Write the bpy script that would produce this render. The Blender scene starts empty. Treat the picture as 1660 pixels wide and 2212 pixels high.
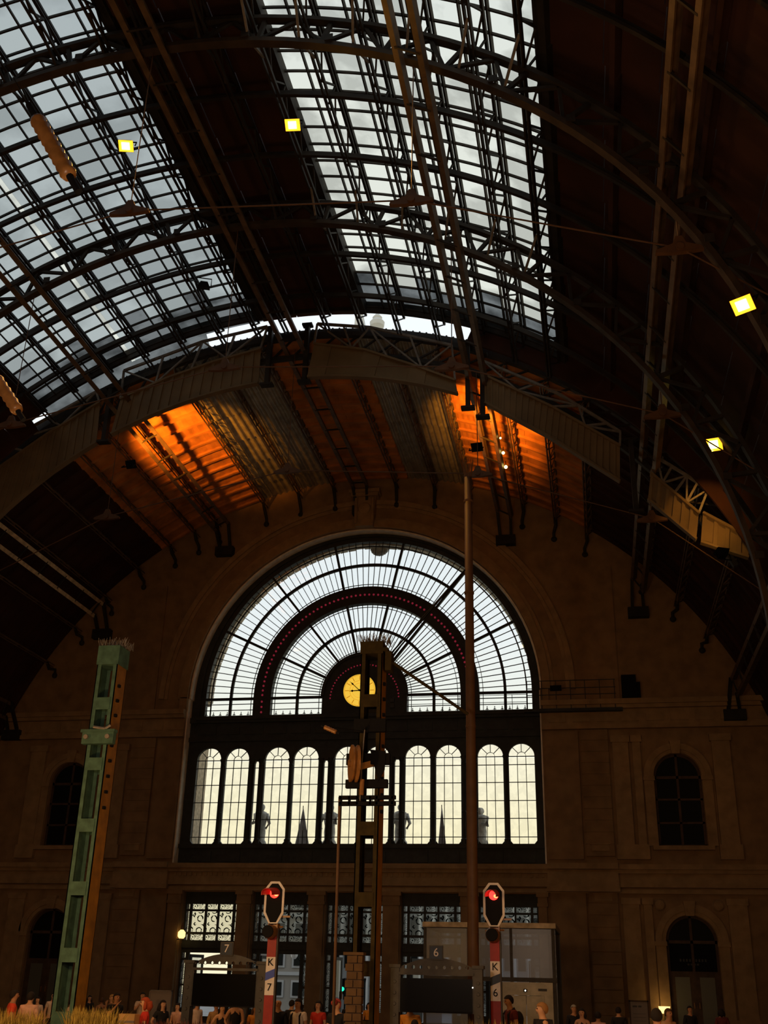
import bpy, math, random
from math import sin, cos, pi, radians, atan2, sqrt, degrees
from mathutils import Vector, Matrix
from mathutils.geometry import tessellate_polygon
random.seed(7)
S = bpy.context.scene
COL = S.collection
# ------------------------------------------------------------------ camera, sky, lights, exposure
LIFT = 0.32                                   # everything is measured from the lens 1.62 below; the floor lies at z = 0 after this lift
cam = bpy.data.cameras.new('camera'); cam.sensor_fit = 'HORIZONTAL'; cam.sensor_width = 36
cam.lens = 2306.28 / 1660 * 36; cam.clip_end = 600
co = bpy.data.objects.new('camera', cam); COL.objects.link(co)
yaw, pitch, roll = -0.1950, 0.4174, 0.0239
fw = Vector((sin(yaw) * cos(pitch), cos(yaw) * cos(pitch), sin(pitch))); rt = Vector((cos(yaw), -sin(yaw), 0)); up = rt.cross(fw)
r2 = cos(roll) * rt + sin(roll) * up; u2 = -sin(roll) * rt + cos(roll) * up
co.matrix_world = Matrix(((r2.x, u2.x, -fw.x, 12.19), (r2.y, u2.y, -fw.y, -57.5), (r2.z, u2.z, -fw.z, 1.62), (0, 0, 0, 1)))
S.camera = co
S.view_settings.view_transform = 'Standard'; S.view_settings.look = 'None'; S.view_settings.gamma = 1; S.view_settings.use_curve_mapping = False
S.view_settings.exposure = 0.0
SKY = 1.1
w = bpy.data.worlds.new('sky'); S.world = w; w.use_nodes = True
nt = w.node_tree; bg = nt.nodes['Background']
tc = nt.nodes.new('ShaderNodeTexCoord'); sx = nt.nodes.new('ShaderNodeSeparateXYZ'); rp = nt.nodes.new('ShaderNodeValToRGB')
nt.links.new(tc.outputs['Generated'], sx.inputs[0]); nt.links.new(sx.outputs['Z'], rp.inputs[0]); nt.links.new(rp.outputs[0], bg.inputs[0])
e = rp.color_ramp.elements
e[0].position = 0.02; e[0].color = (0.95, 0.85, 0.58, 1); e[1].position = 1; e[1].color = (0.66, 0.78, 0.95, 1)
for ps, c in ((0.13, (1.0, 0.94, 0.68, 1)), (0.22, (1.0, 0.98, 0.85, 1)), (0.30, (0.93, 0.96, 0.97, 1)), (0.45, (0.86, 0.92, 0.95, 1)), (0.7, (0.84, 0.90, 0.94, 1))):
    k = e.new(ps); k.color = c
bg.inputs[1].default_value = SKY
SODIUM = (1.0, 0.42, 0.06)
def lamp(kind, name, loc, power, color=SODIUM, target=None, size=0.3, spot=120, blend=0.6):
    l = bpy.data.lights.new(name, kind); l.energy = power; l.color = color; l.specular_factor = 0.25
    if kind == 'AREA': l.size = size
    else: l.shadow_soft_size = size
    if kind == 'SPOT': l.spot_size = radians(spot); l.spot_blend = blend
    o = bpy.data.objects.new(name, l); COL.objects.link(o); o.location = loc
    if target is not None:
        o.rotation_euler = (Vector(target) - Vector(loc)).to_track_quat('-Z', 'Y').to_euler()
    return o

# unseen fill lamps added around and behind the lens for people, masts and signals
lamp('POINT', 'fill_lamp', (8.0, -54.0, 4.2), 1700, (1.0, 0.70, 0.50), size=0.4)
lamp('POINT', 'fill_lamp', (4.5, -42.5, 3.4), 700, (1.0, 0.55, 0.20), size=0.3)
lamp('POINT', 'fill_lamp', (13.5, -45, 3.6), 420, (1.0, 0.55, 0.22), size=0.3)
lamp('POINT', 'fill_lamp', (19.5, -42, 6.0), 420, SODIUM, size=0.4)
lamp('POINT', 'fill_lamp', (-3.0, -41, 4.5), 800, (1.0, 0.50, 0.16), size=0.4)
# ------------------------------------------------------------------ materials
def mat(name, col, rough=0.7, metal=0.0, ns=None, amt=0.35, bump=0.0, emit=None, strength=1.0, spec=0.3):
    m = bpy.data.materials.new(name); m.use_nodes = True
    N = m.node_tree.nodes; L = m.node_tree.links; b = N['Principled BSDF']
    b.inputs['Base Color'].default_value = (*col, 1); b.inputs['Roughness'].default_value = rough; b.inputs['Metallic'].default_value = metal
    b.inputs['Specular IOR Level'].default_value = spec
    if emit:
        b.inputs['Emission Color'].default_value = (*emit, 1); b.inputs['Emission Strength'].default_value = strength
    if ns:
        t = N.new('ShaderNodeTexCoord'); n = N.new('ShaderNodeTexNoise'); n.inputs['Scale'].default_value = ns; n.inputs['Detail'].default_value = 5
        L.new(t.outputs['Object'], n.inputs['Vector'])
        r = N.new('ShaderNodeValToRGB'); r.color_ramp.elements[0].position = 0.3; r.color_ramp.elements[1].position = 0.7
        r.color_ramp.elements[0].color = (*[c * (1 - amt) for c in col], 1); r.color_ramp.elements[1].color = (*[min(1, c * (1 + amt)) for c in col], 1)
        L.new(n.outputs['Fac'], r.inputs[0]); L.new(r.outputs[0], b.inputs['Base Color'])
        if bump:
            bp = N.new('ShaderNodeBump'); bp.inputs['Strength'].default_value = bump; bp.inputs['Distance'].default_value = 0.03
            L.new(n.outputs['Fac'], bp.inputs['Height']); L.new(bp.outputs[0], b.inputs['Normal'])
    return m
def glass(name, tint, gloss=0.04, dirt=0.0, ns=0.5, dark=0.4, rough=0.02):
    """thin pane: mostly lets light through (tinted, dirty in places), reflects a little"""
    m = bpy.data.materials.new(name); m.use_nodes = True
    N = m.node_tree.nodes; L = m.node_tree.links; N.remove(N['Principled BSDF']); out = N['Material Output']
    tr = N.new('ShaderNodeBsdfTransparent'); gl = N.new('ShaderNodeBsdfGlossy'); gl.inputs['Roughness'].default_value = rough
    tr.inputs[0].default_value = (*tint, 1); mx = N.new('ShaderNodeMixShader'); mx.inputs[0].default_value = gloss
    if dirt:
        t = N.new('ShaderNodeTexCoord'); n = N.new('ShaderNodeTexNoise'); n.inputs['Scale'].default_value = ns; n.inputs['Detail'].default_value = 6
        L.new(t.outputs['Object'], n.inputs['Vector']); r = N.new('ShaderNodeValToRGB')
        r.color_ramp.elements[0].position = 0.5 - dirt * 0.35; r.color_ramp.elements[0].color = (*[c * dark for c in tint], 1)
        r.color_ramp.elements[1].position = 0.56; r.color_ramp.elements[1].color = (*tint, 1)
        L.new(n.outputs['Fac'], r.inputs[0]); L.new(r.outputs[0], tr.inputs[0])
    L.new(tr.outputs[0], mx.inputs[1]); L.new(gl.outputs[0], mx.inputs[2]); L.new(mx.outputs[0], out.inputs[0])
    return m
def etched(name, kind):
    """frosted pane with an etched ornament: rings, curls and dots, flat print on clear glass"""
    m = bpy.data.materials.new(name); m.use_nodes = True
    N = m.node_tree.nodes; L = m.node_tree.links; N.remove(N['Principled BSDF']); out = N['Material Output']
    t = N.new('ShaderNodeTexCoord'); v = N.new('ShaderNodeTexVoronoi'); v.feature = 'F1'; v.inputs['Scale'].default_value = {'big': 1.9, 'strip': 4.2, 'star': 4.0}[kind]
    v.inputs['Randomness'].default_value = 0.35
    mp = N.new('ShaderNodeMapping'); mp.inputs['Scale'].default_value = (1, 0.0, 1)
    L.new(t.outputs['Generated' if kind == 'star' else 'Object'], mp.inputs[0]); L.new(mp.outputs[0], v.inputs['Vector'])
    ma = N.new('ShaderNodeMath'); ma.operation = 'MULTIPLY'; ma.inputs[1].default_value = {'big': 17, 'strip': 21, 'star': 12}[kind]; L.new(v.outputs['Distance'], ma.inputs[0])
    si = N.new('ShaderNodeMath'); si.operation = 'SINE'; L.new(ma.outputs[0], si.inputs[0])
    n = N.new('ShaderNodeTexNoise'); n.inputs['Scale'].default_value = 7.0; L.new(mp.outputs[0], n.inputs['Vector'])
    ad = N.new('ShaderNodeMath'); ad.operation = 'MULTIPLY_ADD'; ad.inputs[1].default_value = 2.6; ad.inputs[2].default_value = -0.45; L.new(n.outputs['Fac'], ad.inputs[0])
    a2 = N.new('ShaderNodeMath'); a2.operation = 'ADD'; L.new(si.outputs[0], a2.inputs[0]); L.new(ad.outputs[0], a2.inputs[1])
    r = N.new('ShaderNodeValToRGB'); r.color_ramp.elements[0].position = 0.0; r.color_ramp.elements[0].color = (0.05, 0.05, 0.045, 1)
    r.color_ramp.elements[1].position = 0.16; r.color_ramp.elements[1].color = (0.86, 0.86, 0.82, 1)
    L.new(a2.outputs[0], r.inputs[0]); tr = N.new('ShaderNodeBsdfTransparent'); tl = N.new('ShaderNodeBsdfTranslucent'); mx = N.new('ShaderNodeMixShader'); mx.inputs[0].default_value = 0.12
    L.new(r.outputs[0], tr.inputs[0]); L.new(r.outputs[0], tl.inputs[0]); L.new(tr.outputs[0], mx.inputs[1]); L.new(tl.outputs[0], mx.inputs[2]); L.new(mx.outputs[0], out.inputs[0])
    return m
M = dict(
    stone=mat('ochre_stone', (0.25, 0.15, 0.068), 0.9, ns=1.3, amt=0.2, bump=0.15),
    stone_trim=mat('ochre_stone_trim', (0.30, 0.19, 0.09), 0.9, ns=2.0, amt=0.2, bump=0.1),
    stone_pale=mat('pale_stone', (0.52, 0.42, 0.28), 0.9, ns=4, amt=0.3, bump=0.2),
    iron=mat('dark_painted_iron', (0.030, 0.032, 0.028), 0.6, 0.0, ns=3, amt=0.3),
    steel2=mat('brown_truss_steel', (0.040, 0.026, 0.015), 0.65, 0.1, ns=2, amt=0.35),
    steel=mat('dark_roof_steel', (0.022, 0.017, 0.013), 0.7, 0.1, ns=2, amt=0.4),
    beam=mat('brown_beam_steel', (0.12, 0.075, 0.04), 0.5, 0.2, ns=2, amt=0.35),
    rail=mat('pale_grey_steel', (0.17, 0.155, 0.14), 0.55, 0.3, ns=5, amt=0.25),
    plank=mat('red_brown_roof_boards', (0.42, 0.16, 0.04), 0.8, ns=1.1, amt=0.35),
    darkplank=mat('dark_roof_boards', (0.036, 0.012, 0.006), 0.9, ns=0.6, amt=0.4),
    corr=mat('grey_corrugated_sheet', (0.30, 0.28, 0.22), 0.38, 0.25, ns=1.8, amt=0.35),
    screen=mat('brown_ribbed_screen', (0.15, 0.105, 0.055), 0.7, ns=0.9, amt=0.2),
    green=mat('green_mast_paint', (0.045, 0.095, 0.072), 0.65, ns=6, amt=0.3, spec=0.15),
    sodium_side=mat('painted_sodium_light', (0.20, 0.09, 0.006), 0.6, ns=4, amt=0.3),  # sodium light from the right, put into the colour of the mast side
    olive=mat('olive_mast_paint', (0.030, 0.021, 0.006), 0.7, ns=6, amt=0.3, spec=0.1),
    pole=mat('brown_pole_paint', (0.09, 0.043, 0.018), 0.55, ns=3, amt=0.2),
    grey=mat('grey_metal', (0.055, 0.052, 0.048), 0.6, 0.2, ns=6, amt=0.2),
    steelpanel=mat('brushed_steel', (0.22, 0.19, 0.13), 0.4, 0.5, ns=3, amt=0.2),
    black=mat('black_screen', (0.003, 0.003, 0.003), 0.3, spec=0.05),
    dark=mat('matt_black', (0.006, 0.006, 0.007), 0.7, spec=0.08),
    navy=mat('dark_blue_plate', (0.02, 0.03, 0.05), 0.5),
    white=mat('white_paint', (0.58, 0.54, 0.52), 0.6, ns=9, amt=0.12),
    red=mat('red_paint', (0.24, 0.012, 0.010), 0.5, ns=6, amt=0.15),
    blue=mat('blue_paint', (0.03, 0.06, 0.35), 0.5),
    brass=mat('brown_porcelain', (0.22, 0.10, 0.028), 0.35, ns=8, amt=0.25),
    brick=mat('brown_timber_brick', (0.075, 0.042, 0.018), 0.85, ns=5, amt=0.25, bump=0.2),
    wood=mat('dark_timber', (0.07, 0.04, 0.022), 0.7, ns=3, amt=0.3),
    floor=mat('grey_paving', (0.16, 0.13, 0.10), 0.6, ns=0.8, amt=0.25),
    street=mat('street_asphalt', (0.20, 0.20, 0.20), 0.8, ns=0.6, amt=0.2),
    facade=mat('grey_street_facade', (0.22, 0.205, 0.18), 0.9, ns=0.5, amt=0.15),
    facade2=mat('pale_street_facade', (0.52, 0.54, 0.54), 0.9, ns=0.5, amt=0.1),
    statue=mat('weathered_statue_stone', (0.50, 0.50, 0.48), 0.9, ns=5, amt=0.3),
    flag=mat('grey_blue_flag_cloth', (0.42, 0.43, 0.48), 0.9, ns=2, amt=0.4),
    jamb_light=mat('painted_window_light', (0.80, 0.72, 0.58), 0.9, ns=3, amt=0.15),  # stone jamb made pale, the window light is in the colour
    street_white=mat('dull_white_facade', (0.30, 0.31, 0.31), 0.9, ns=0.5, amt=0.1),
    reveal=mat('outer_stone_reveal', (0.62, 0.52, 0.38), 0.9, ns=5, amt=0.3),
    darkglass=mat('dark_unlit_glass', (0.006, 0.007, 0.006), 0.5, spec=0.1),
    frostdoor=mat('grey_frosted_door_glass', (0.11, 0.11, 0.085), 0.4),
    grass=mat('dry_ornamental_grass', (0.36, 0.26, 0.055), 0.8, ns=9, amt=0.45),
    redplant=mat('dark_red_leaves', (0.09, 0.022, 0.016), 0.8, ns=9, amt=0.4),
    hedge=mat('dark_green_leaves', (0.03, 0.05, 0.015), 0.8),
    card=mat('brown_cardboard', (0.50, 0.30, 0.11), 0.9),
    paper=mat('grey_poster_paper', (0.22, 0.18, 0.15), 0.8),
    lampglow=mat('sodium_lamp_glass', (1, 0.7, 0.2), 0.4, emit=(1.0, 0.42, 0.012), strength=2.2),
    lampcore=mat('lamp_core_glass', (1, 0.9, 0.5), 0.4, emit=(1.0, 0.80, 0.22), strength=8.0),
    redlight=mat('red_signal_glass', (0.6, 0, 0), 0.3, emit=(1.0, 0.02, 0.015), strength=2.6),
    redcore=mat('red_signal_core', (0.9, 0.2, 0.1), 0.3, emit=(1.0, 0.16, 0.05), strength=5),
    redhood=mat('red_signal_hood', (0.30, 0.02, 0.015), 0.3),
    redbulb=mat('dim_red_bulb_glass', (0.3, 0.02, 0.04), 0.4, emit=(0.55, 0.035, 0.075), strength=0.3),
    greenlight=mat('green_signal_glass', (0, 0.6, 0.3), 0.3, emit=(0.02, 0.9, 0.5), strength=1.3),
    clockface=mat('lit_clock_face', (0.9, 0.7, 0.2), 0.5, emit=(0.95, 0.60, 0.06), strength=0.85),
    clockrim=mat('dim_clock_numerals', (0.5, 0.3, 0.03), 0.5, emit=(0.75, 0.36, 0.02), strength=0.62),
    shade=mat('lit_lamp_shade', (1, 0.8, 0.4), 0.6, emit=(1.0, 0.68, 0.22), strength=2.0),
    whitelight=mat('small_white_light', (1, 1, 1), 0.4, emit=(1, 0.95, 0.8), strength=2.0),
    globe=mat('street_lamp_globe', (0.75, 0.75, 0.72), 0.3),
    skyr=glass('clear_skylight_glass', (0.93, 0.92, 0.86), 0.02, 0.15, 0.35, 0.8),
    skyl=glass('smoky_skylight_glass', (0.68, 0.70, 0.69), 0.02, 0.2, 0.25, 0.85),
    soot=glass('sooty_skylight_glass', (0.42, 0.43, 0.43), 0.02, 0.8, 0.55, 0.15),
    pane=glass('clear_window_glass', (0.93, 0.95, 0.95), 0.03),
    pane2=glass('clear_lower_window_glass', (0.97, 0.96, 0.92), 0.03, 0.1, 2.0, 0.96),
    doorglass=glass('clear_door_glass', (0.75, 0.78, 0.80), 0.06),
    liftglass=glass('grey_lift_glass', (0.46, 0.51, 0.56), 0.05, rough=0.3),
    et_big=etched('etched_curl_glass', 'big'), et_strip=etched('etched_strip_glass', 'strip'), et_star=etched('etched_star_glass', 'star'),
)
# ------------------------------------------------------------------ mesh builder
class MB:
    def __init__(s): s.v = []; s.f = []
    def add(s, vs, fs):
        n = len(s.v); s.v += [tuple(v) for v in vs]; s.f += [tuple(i + n for i in f) for f in fs]; return s
    def box(s, x0, x1, y0, y1, z0, z1):
        return s.add([(x0, y0, z0), (x1, y0, z0), (x1, y1, z0), (x0, y1, z0), (x0, y0, z1), (x1, y0, z1), (x1, y1, z1), (x0, y1, z1)],
                     [(0, 3, 2, 1), (4, 5, 6, 7), (0, 1, 5, 4), (1, 2, 6, 5), (2, 3, 7, 6), (3, 0, 4, 7)])
    def bar(s, p, q, wd, ht=None, upv=(0, 0, 1)):
        p = Vector(p); q = Vector(q); ht = wd if ht is None else ht; d = (q - p)
        if d.length < 1e-6: return s
        d.normalize(); u = Vector(upv)
        if abs(d.dot(u)) > 0.98: u = Vector((0, 1, 0)) if abs(d.y) < 0.9 else Vector((1, 0, 0))
        a = d.cross(u).normalized() * wd / 2; b = a.cross(d).normalized() * ht / 2
        return s.add([p - a - b, p + a - b, p + a + b, p - a + b, q - a - b, q + a - b, q + a + b, q - a + b],
                     [(0, 3, 2, 1), (4, 5, 6, 7), (0, 1, 5, 4), (1, 2, 6, 5), (2, 3, 7, 6), (3, 0, 4, 7)])
    def tube(s, pts, r, n=8, cap=True):
        pts = [Vector(p) for p in pts]; rs = r if isinstance(r, (list, tuple)) else [r] * len(pts); base = len(s.v); ref = None
        for i, p in enumerate(pts):
            d = (pts[min(i + 1, len(pts) - 1)] - pts[max(i - 1, 0)]).normalized()
            u = Vector((0, 0, 1)) if abs(d.z) < 0.9 else Vector((0, 1, 0))
            a = d.cross(u).normalized(); b = a.cross(d)
            for k in range(n):
                t = 2 * pi * k / n; s.v.append(tuple(p + (a * cos(t) + b * sin(t)) * rs[i]))
        for i in range(len(pts) - 1):
            for k in range(n):
                s.f.append((base + i * n + k, base + i * n + (k + 1) % n, base + (i + 1) * n + (k + 1) % n, base + (i + 1) * n + k))
        if cap:
            s.f.append(tuple(base + k for k in range(n - 1, -1, -1))); s.f.append(tuple(base + (len(pts) - 1) * n + k for k in range(n)))
        return s
    def lathe(s, c, prof, n=16, axis='z'):
        base = len(s.v)
        for r, h in prof:
            for k in range(n):
                t = 2 * pi * k / n
                o = {'z': (r * cos(t), r * sin(t), h), 'y': (r * cos(t), h, r * sin(t)), 'x': (h, r * cos(t), r * sin(t))}[axis]
                s.v.append((c[0] + o[0], c[1] + o[1], c[2] + o[2]))
        for i in range(len(prof) - 1):
            for k in range(n):
                s.f.append((base + i * n + k, base + i * n + (k + 1) % n, base + (i + 1) * n + (k + 1) % n, base + (i + 1) * n + k))
        s.f.append(tuple(base + k for k in range(n - 1, -1, -1))); s.f.append(tuple(base + (len(prof) - 1) * n + k for k in range(n)))
        return s
    def ball(s, c, rx, ry=None, rz=None, n=10, m=6):
        ry = ry or rx; rz = rz or rx; base = len(s.v)
        for i in range(m + 1):
            a = pi * i / m - pi / 2; a = max(min(a, pi / 2 - 0.02), -pi / 2 + 0.02)
            for k in range(n):
                t = 2 * pi * k / n; s.v.append((c[0] + rx * cos(a) * cos(t), c[1] + ry * cos(a) * sin(t), c[2] + rz * sin(a)))
        for i in range(m):
            for k in range(n):
                s.f.append((base + i * n + k, base + i * n + (k + 1) % n, base + (i + 1) * n + (k + 1) % n, base + (i + 1) * n + k))
        s.f.append(tuple(base + k for k in range(n - 1, -1, -1))); s.f.append(tuple(base + m * n + k for k in range(n)))
        return s
    def prism(s, outer, y0, y1, holes=()):
        """polygon in the XZ plane (with holes) given thickness in Y"""
        loops = [list(outer)] + [list(h) for h in holes]; flat = [p for l in loops for p in l]; n = len(flat); base = len(s.v)
        tris = tessellate_polygon([[Vector((x, z, 0)) for x, z in l] for l in loops])
        s.v += [(x, y0, z) for x, z in flat] + [(x, y1, z) for x, z in flat]
        for t in tris:
            s.f.append((base + t[0], base + t[1], base + t[2])); s.f.append((base + n + t[2], base + n + t[1], base + n + t[0]))
        k = 0
        for l in loops:
            for i in range(len(l)):
                j = (i + 1) % len(l); s.f.append((base + k + i, base + k + j, base + n + k + j, base + n + k + i))
            k += len(l)
        return s
    def arc(s, cx, cz, ra, rb, a0, a1, y0, y1, n=24):
        """ring sector in XZ; angles in degrees from straight up, positive to +X"""
        n = max(1, n); base = len(s.v)
        for i in range(n + 1):
            t = radians(a0 + (a1 - a0) * i / n)
            for r, y in ((ra, y0), (rb, y0), (rb, y1), (ra, y1)): s.v.append((cx + r * sin(t), y, cz + r * cos(t)))
        for i in range(n):
            a = base + i * 4; b = a + 4
            for k in range(4): s.f.append((a + k, a + (k + 1) % 4, b + (k + 1) % 4, b + k))
        s.f.append((base, base + 1, base + 2, base + 3)); e_ = base + n * 4; s.f.append((e_ + 3, e_ + 2, e_ + 1, e_))
        return s
    def mesh(s, name, m, smooth=False):
        me = bpy.data.meshes.new(name); me.from_pydata(s.v, [], s.f)
        if smooth: me.polygons.foreach_set('use_smooth', [True] * len(me.polygons))
        if m is not None: me.materials.append(m)
        me.update(); return me
    def build(s, name, m, parent=None, smooth=False):
        return put(name, s.mesh(name, m, smooth), parent)
def put(name, me, parent=None, mw=None):
    o = bpy.data.objects.new(name, me); COL.objects.link(o)
    if parent is not None:
        o.parent = parent; o.matrix_parent_inverse = Matrix.Translation(-root_loc(parent))
    if mw is not None: o.matrix_basis = mw
    return o
ROOTLOC = {}
def root_loc(p):
    while p.parent is not None: p = p.parent
    return Vector(p.location) if p.name in ROOTLOC else Vector((0, 0, 0))
def sub(name, me, part):
    o = bpy.data.objects.new(name, me); COL.objects.link(o); o.parent = part; return o
def thing(name, label, cat, loc=(0, 0, 0), group=None):
    o = bpy.data.objects.new(name, None); COL.objects.link(o); o.location = loc; o.empty_display_size = 0.1
    ROOTLOC[o.name] = 1; o['label'] = label; o['category'] = cat
    if group: o['group'] = group
    return o
def struct(o):
    o['kind'] = 'structure'; return o
def text(s_, size, loc, m, parent, name='numeral', rz=0.0, ext=0.004):
    c = bpy.data.curves.new(name, 'FONT'); c.body = s_; c.size = size; c.align_x = 'CENTER'; c.align_y = 'CENTER'; c.extrude = ext; to = bpy.data.objects.new(name + '_cage', c); COL.objects.link(to)
    dg = bpy.context.evaluated_depsgraph_get(); dg.update(); me = bpy.data.meshes.new_from_object(to.evaluated_get(dg)); bpy.data.objects.remove(to); bpy.data.curves.remove(c); me.materials.clear(); me.materials.append(m)
    return put(name, me, parent, Matrix.Translation(loc) @ Matrix.Rotation(rz, 4, 'Z') @ Matrix.Rotation(pi / 2, 4, 'X'))
def P(R, th, y, zc):
    t = radians(th); return Vector((R * sin(t), y, zc + R * cos(t)))
ZM, RM = 9.2, 21.5            # main vault
ZE, RE = 6.77, 22.85          # lower vault next to the end wall
ZT = 11.15                    # centre of the truss arches
TRUSS_Y = (-42.95, -34.1, -25.25)

# ------------------------------------------------------------------ floor and shell
fl = MB().box(-23, 23, -64, 0.4, -0.82, -LIFT).build('floor', M['floor']); struct(fl)
struct(MB().box(-23.2, -21.6, -64, 0, -LIFT, 11).build('wall_left', M['stone']))
struct(MB().box(21.6, 23.2, -64, 0, -LIFT, 11).build('wall_right', M['stone']))
bk = [(-23, -LIFT), (23, -LIFT), (23, 11)] + [tuple((P(22.6, t, 0, ZM).x, P(22.6, t, 0, ZM).z)) for t in range(80, -81, -8)] + [(-23, 11)]
struct(MB().prism(bk, -64.6, -64).build('back_light_block', M['stone']))  # added closure of the open hall end, shuts daylight out behind the lens

# end wall with its openings (front face at y = -0.7, glass plane at y = 0)
def arch_open(cx, hw, z0, zs, n=20):
    return [(cx - hw, z0), (cx + hw, z0)] + [(cx + hw * cos(pi * i / n), zs + hw * sin(pi * i / n)) for i in range(n + 1)]
PX0, PX1 = -10.12, 9.74
portal = [(PX0, 7.2), (PX1, 7.2), (PX1, 15.5)] + [(-0.12 + 9.95 * cos(pi * i / 48), 16.3 + 10.02 * sin(pi * i / 48)) for i in range(49)] + [(PX0, 15.5)]
OPEN = [(-9.35, -6.3), (-5.52, -2.46), (-1.6, 1.4), (2.33, 5.4), (6.28, 9.25)]
doors = [[(a, -0.32), (b, -0.32), (b, 5.95), (a, 5.95)] for a, b in OPEN]
sidew = [arch_open(sx_, 1.17, 8.25, 11.65) for sx_ in (-16.7, 16.5)]
sided = [arch_open(sx_, 1.2, -0.32, 3.85) for sx_ in (-16.7, 16.5)]
outer = [(-23, -0.32), (23, -0.32), (23, 7)] + [((RE + 0.35) * sin(radians(t)), ZE + (RE + 0.35) * cos(radians(t))) for t in range(88, -89, -4)] + [(-23, 7)]
notch = []
wallm = MB()
# door holes touch the floor line: shift them up a hair so that the polygon stays valid
fix = lambda h: [(x, max(z, -0.30)) for x, z in h]
wallm.prism(outer, -0.7, 0.35, [portal] + [fix(h) for h in doors] + sidew + [fix(h) for h in sided])
wall = struct(wallm.build('wall_far', M['stone']))
# rusticated stone piers: each block is a piece of the wall
blk = {}
for side in (-1, 1):
    x0, x1 = (11.75, 13.15) if side > 0 else (-13.15, -11.75)
    for zlo, zhi in ((0.0, 6.1), (7.75, 14.1)):
        n = 11
        for i in range(n):
            a = zlo + (zhi - zlo) * i / n; b = zlo + (zhi - zlo) * (i + 1) / n
            pr = 0.20 + random.uniform(-0.012, 0.012)
            MB().box(x0, x1, -0.7 - pr, -0.7, a + 0.02, b - 0.02).build('stone_block', M['stone'], wall)
        struct(MB().box(x0 + 0.02, x1 - 0.02, -0.86, -0.7, zlo, zhi).build('trim_1', M['stone']))
    # plain inner pier, pilaster strips
    xi0, xi1 = (9.9, 11.62) if side > 0 else (-11.62, -10.2)
    struct(MB().box(xi0, xi1, -0.86, -0.7, 7.6, 14.0).build('trim_2', M['stone']))
    struct(MB().box(xi0, xi1, -0.86, -0.7, -0.32, 6.2).build('trim_2', M['stone']))
    for a, b in ((13.35, 14.15), (18.3, 19.2), (14.35, 14.75)):
        a, b = (a, b) if side > 0 else (-b, -a)
        t = MB(); t.box(a, b, -0.9, -0.7, 8.2, 13.4); t.box(a - .1, b + .1, -0.96, -0.7, 7.6, 8.3); t.box(a - .08, b + .08, -0.95, -0.7, 13.4, 13.75)
        struct(t.build('trim_3', M['stone_trim']))
        t = MB(); t.box(a, b, -0.88, -0.7, 0.5, 5.7); t.box(a - .1, b + .1, -0.95, -0.7, -0.32, 0.5); t.box(a - .06, b + .06, -0.93, -0.7, 5.5, 5.8)
        struct(t.build('trim_3', M['stone_trim']))
    # panels near the top of the piers
    for z in (8.0, 5.65):
        t = MB(); xc = 12.45 * side; t.box(xc - .42, xc + .42, -0.95, -0.86, z, z + .3); t.box(xc - .5, xc + .5, -0.99, -0.86, z + .3, z + .36); struct(t.build('trim_4', M['stone_trim']))
    # cornices beside the portal
    a, b = (PX1 + .02, 21.6) if side > 0 else (-21.6, PX0 - .02)
    t = MB(); t.box(a, b, -1.25, -0.7, 15.35, 15.62); t.box(a, b, -1.12, -0.7, 15.15, 15.35); t.box(a, b, -0.88, -0.7, 14.35, 15.15); t.box(a, b, -1.0, -0.7, 14.12, 14.35)
    struct(t.build('trim_5', M['stone_trim']))
    for i in range(9):
        xx = side * (10.6 + i * 1.25); MB().box(xx - .45, xx + .45, -0.93, -0.87, 14.5, 15.02).build('stone_panel', M['stone_trim'], wall)
    # pilasters rising to the vault
    for a, b, zt in ((12.1, 13.9, 23.6),):
        a, b = (a, b) if side > 0 else (-b, -a)
        struct(MB().box(a, b, -0.82, -0.7, 15.6, 23.2 if True else zt).build('trim_6', M['stone']))
# entablature across the whole wall
t = MB(); t.box(-21.6, 21.6, -1.22, -0.7, 7.1, 7.34); t.box(-21.6, 21.6, -1.08, -0.7, 6.92, 7.1); t.box(-21.6, 21.6, -0.9, -0.7, 6.5, 6.92); t.box(-21.6, 21.6, -1.0, -0.7, 6.28, 6.5); t.box(-21.6, 21.6, -0.88, -0.7, 6.0, 6.2)
struct(t.build('trim_7', M['stone_trim']))
for sd in (-1, 1):
    a, b = (PX1 + .05, 13.25) if sd > 0 else (-13.25, PX0 - .05)
    t = MB(); t.box(a, b, -1.4, -1.2, 7.1, 7.38); t.box(a, b, -1.2, -0.9, 6.25, 7.0); t.box(a - .05, b + .05, -1.3, -1.0, 6.05, 6.28); struct(t.build('trim_8', M['stone_trim']))
t = MB()
for i in range(70):
    x = -9.9 + i * 0.285; t.box(x, x + .14, -0.97, -0.9, 6.72, 6.9)
o = t.build('dentil_row', M['stone_trim'], wall); o['kind'] = 'stuff'
# archivolts of the great arch, keystone console
AC = (-0.12, 16.3)
t = MB(); t.arc(*AC, 10.0, 10.42, -90, 90, -0.92, -0.7, 60); t.arc(*AC, 10.42, 10.62, -90, 90, -0.8, -0.7, 60); struct(t.build('trim_9', M['stone_trim']))
t = MB(); t.arc(*AC, 11.25, 11.45, -90, 90, -0.78, -0.7, 60); t.arc(*AC, 11.45, 11.75, -90, 90, -0.9, -0.7, 60); struct(t.build('trim_10', M['stone_trim']))
struct(MB().box(PX0 - .45, PX0, -0.92, -0.7, 15.6, 16.35).build('trim_9', M['stone_trim'])); struct(MB().box(PX1, PX1 + .45, -0.92, -0.7, 15.6, 16.35).build('trim_9', M['stone_trim']))
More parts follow.
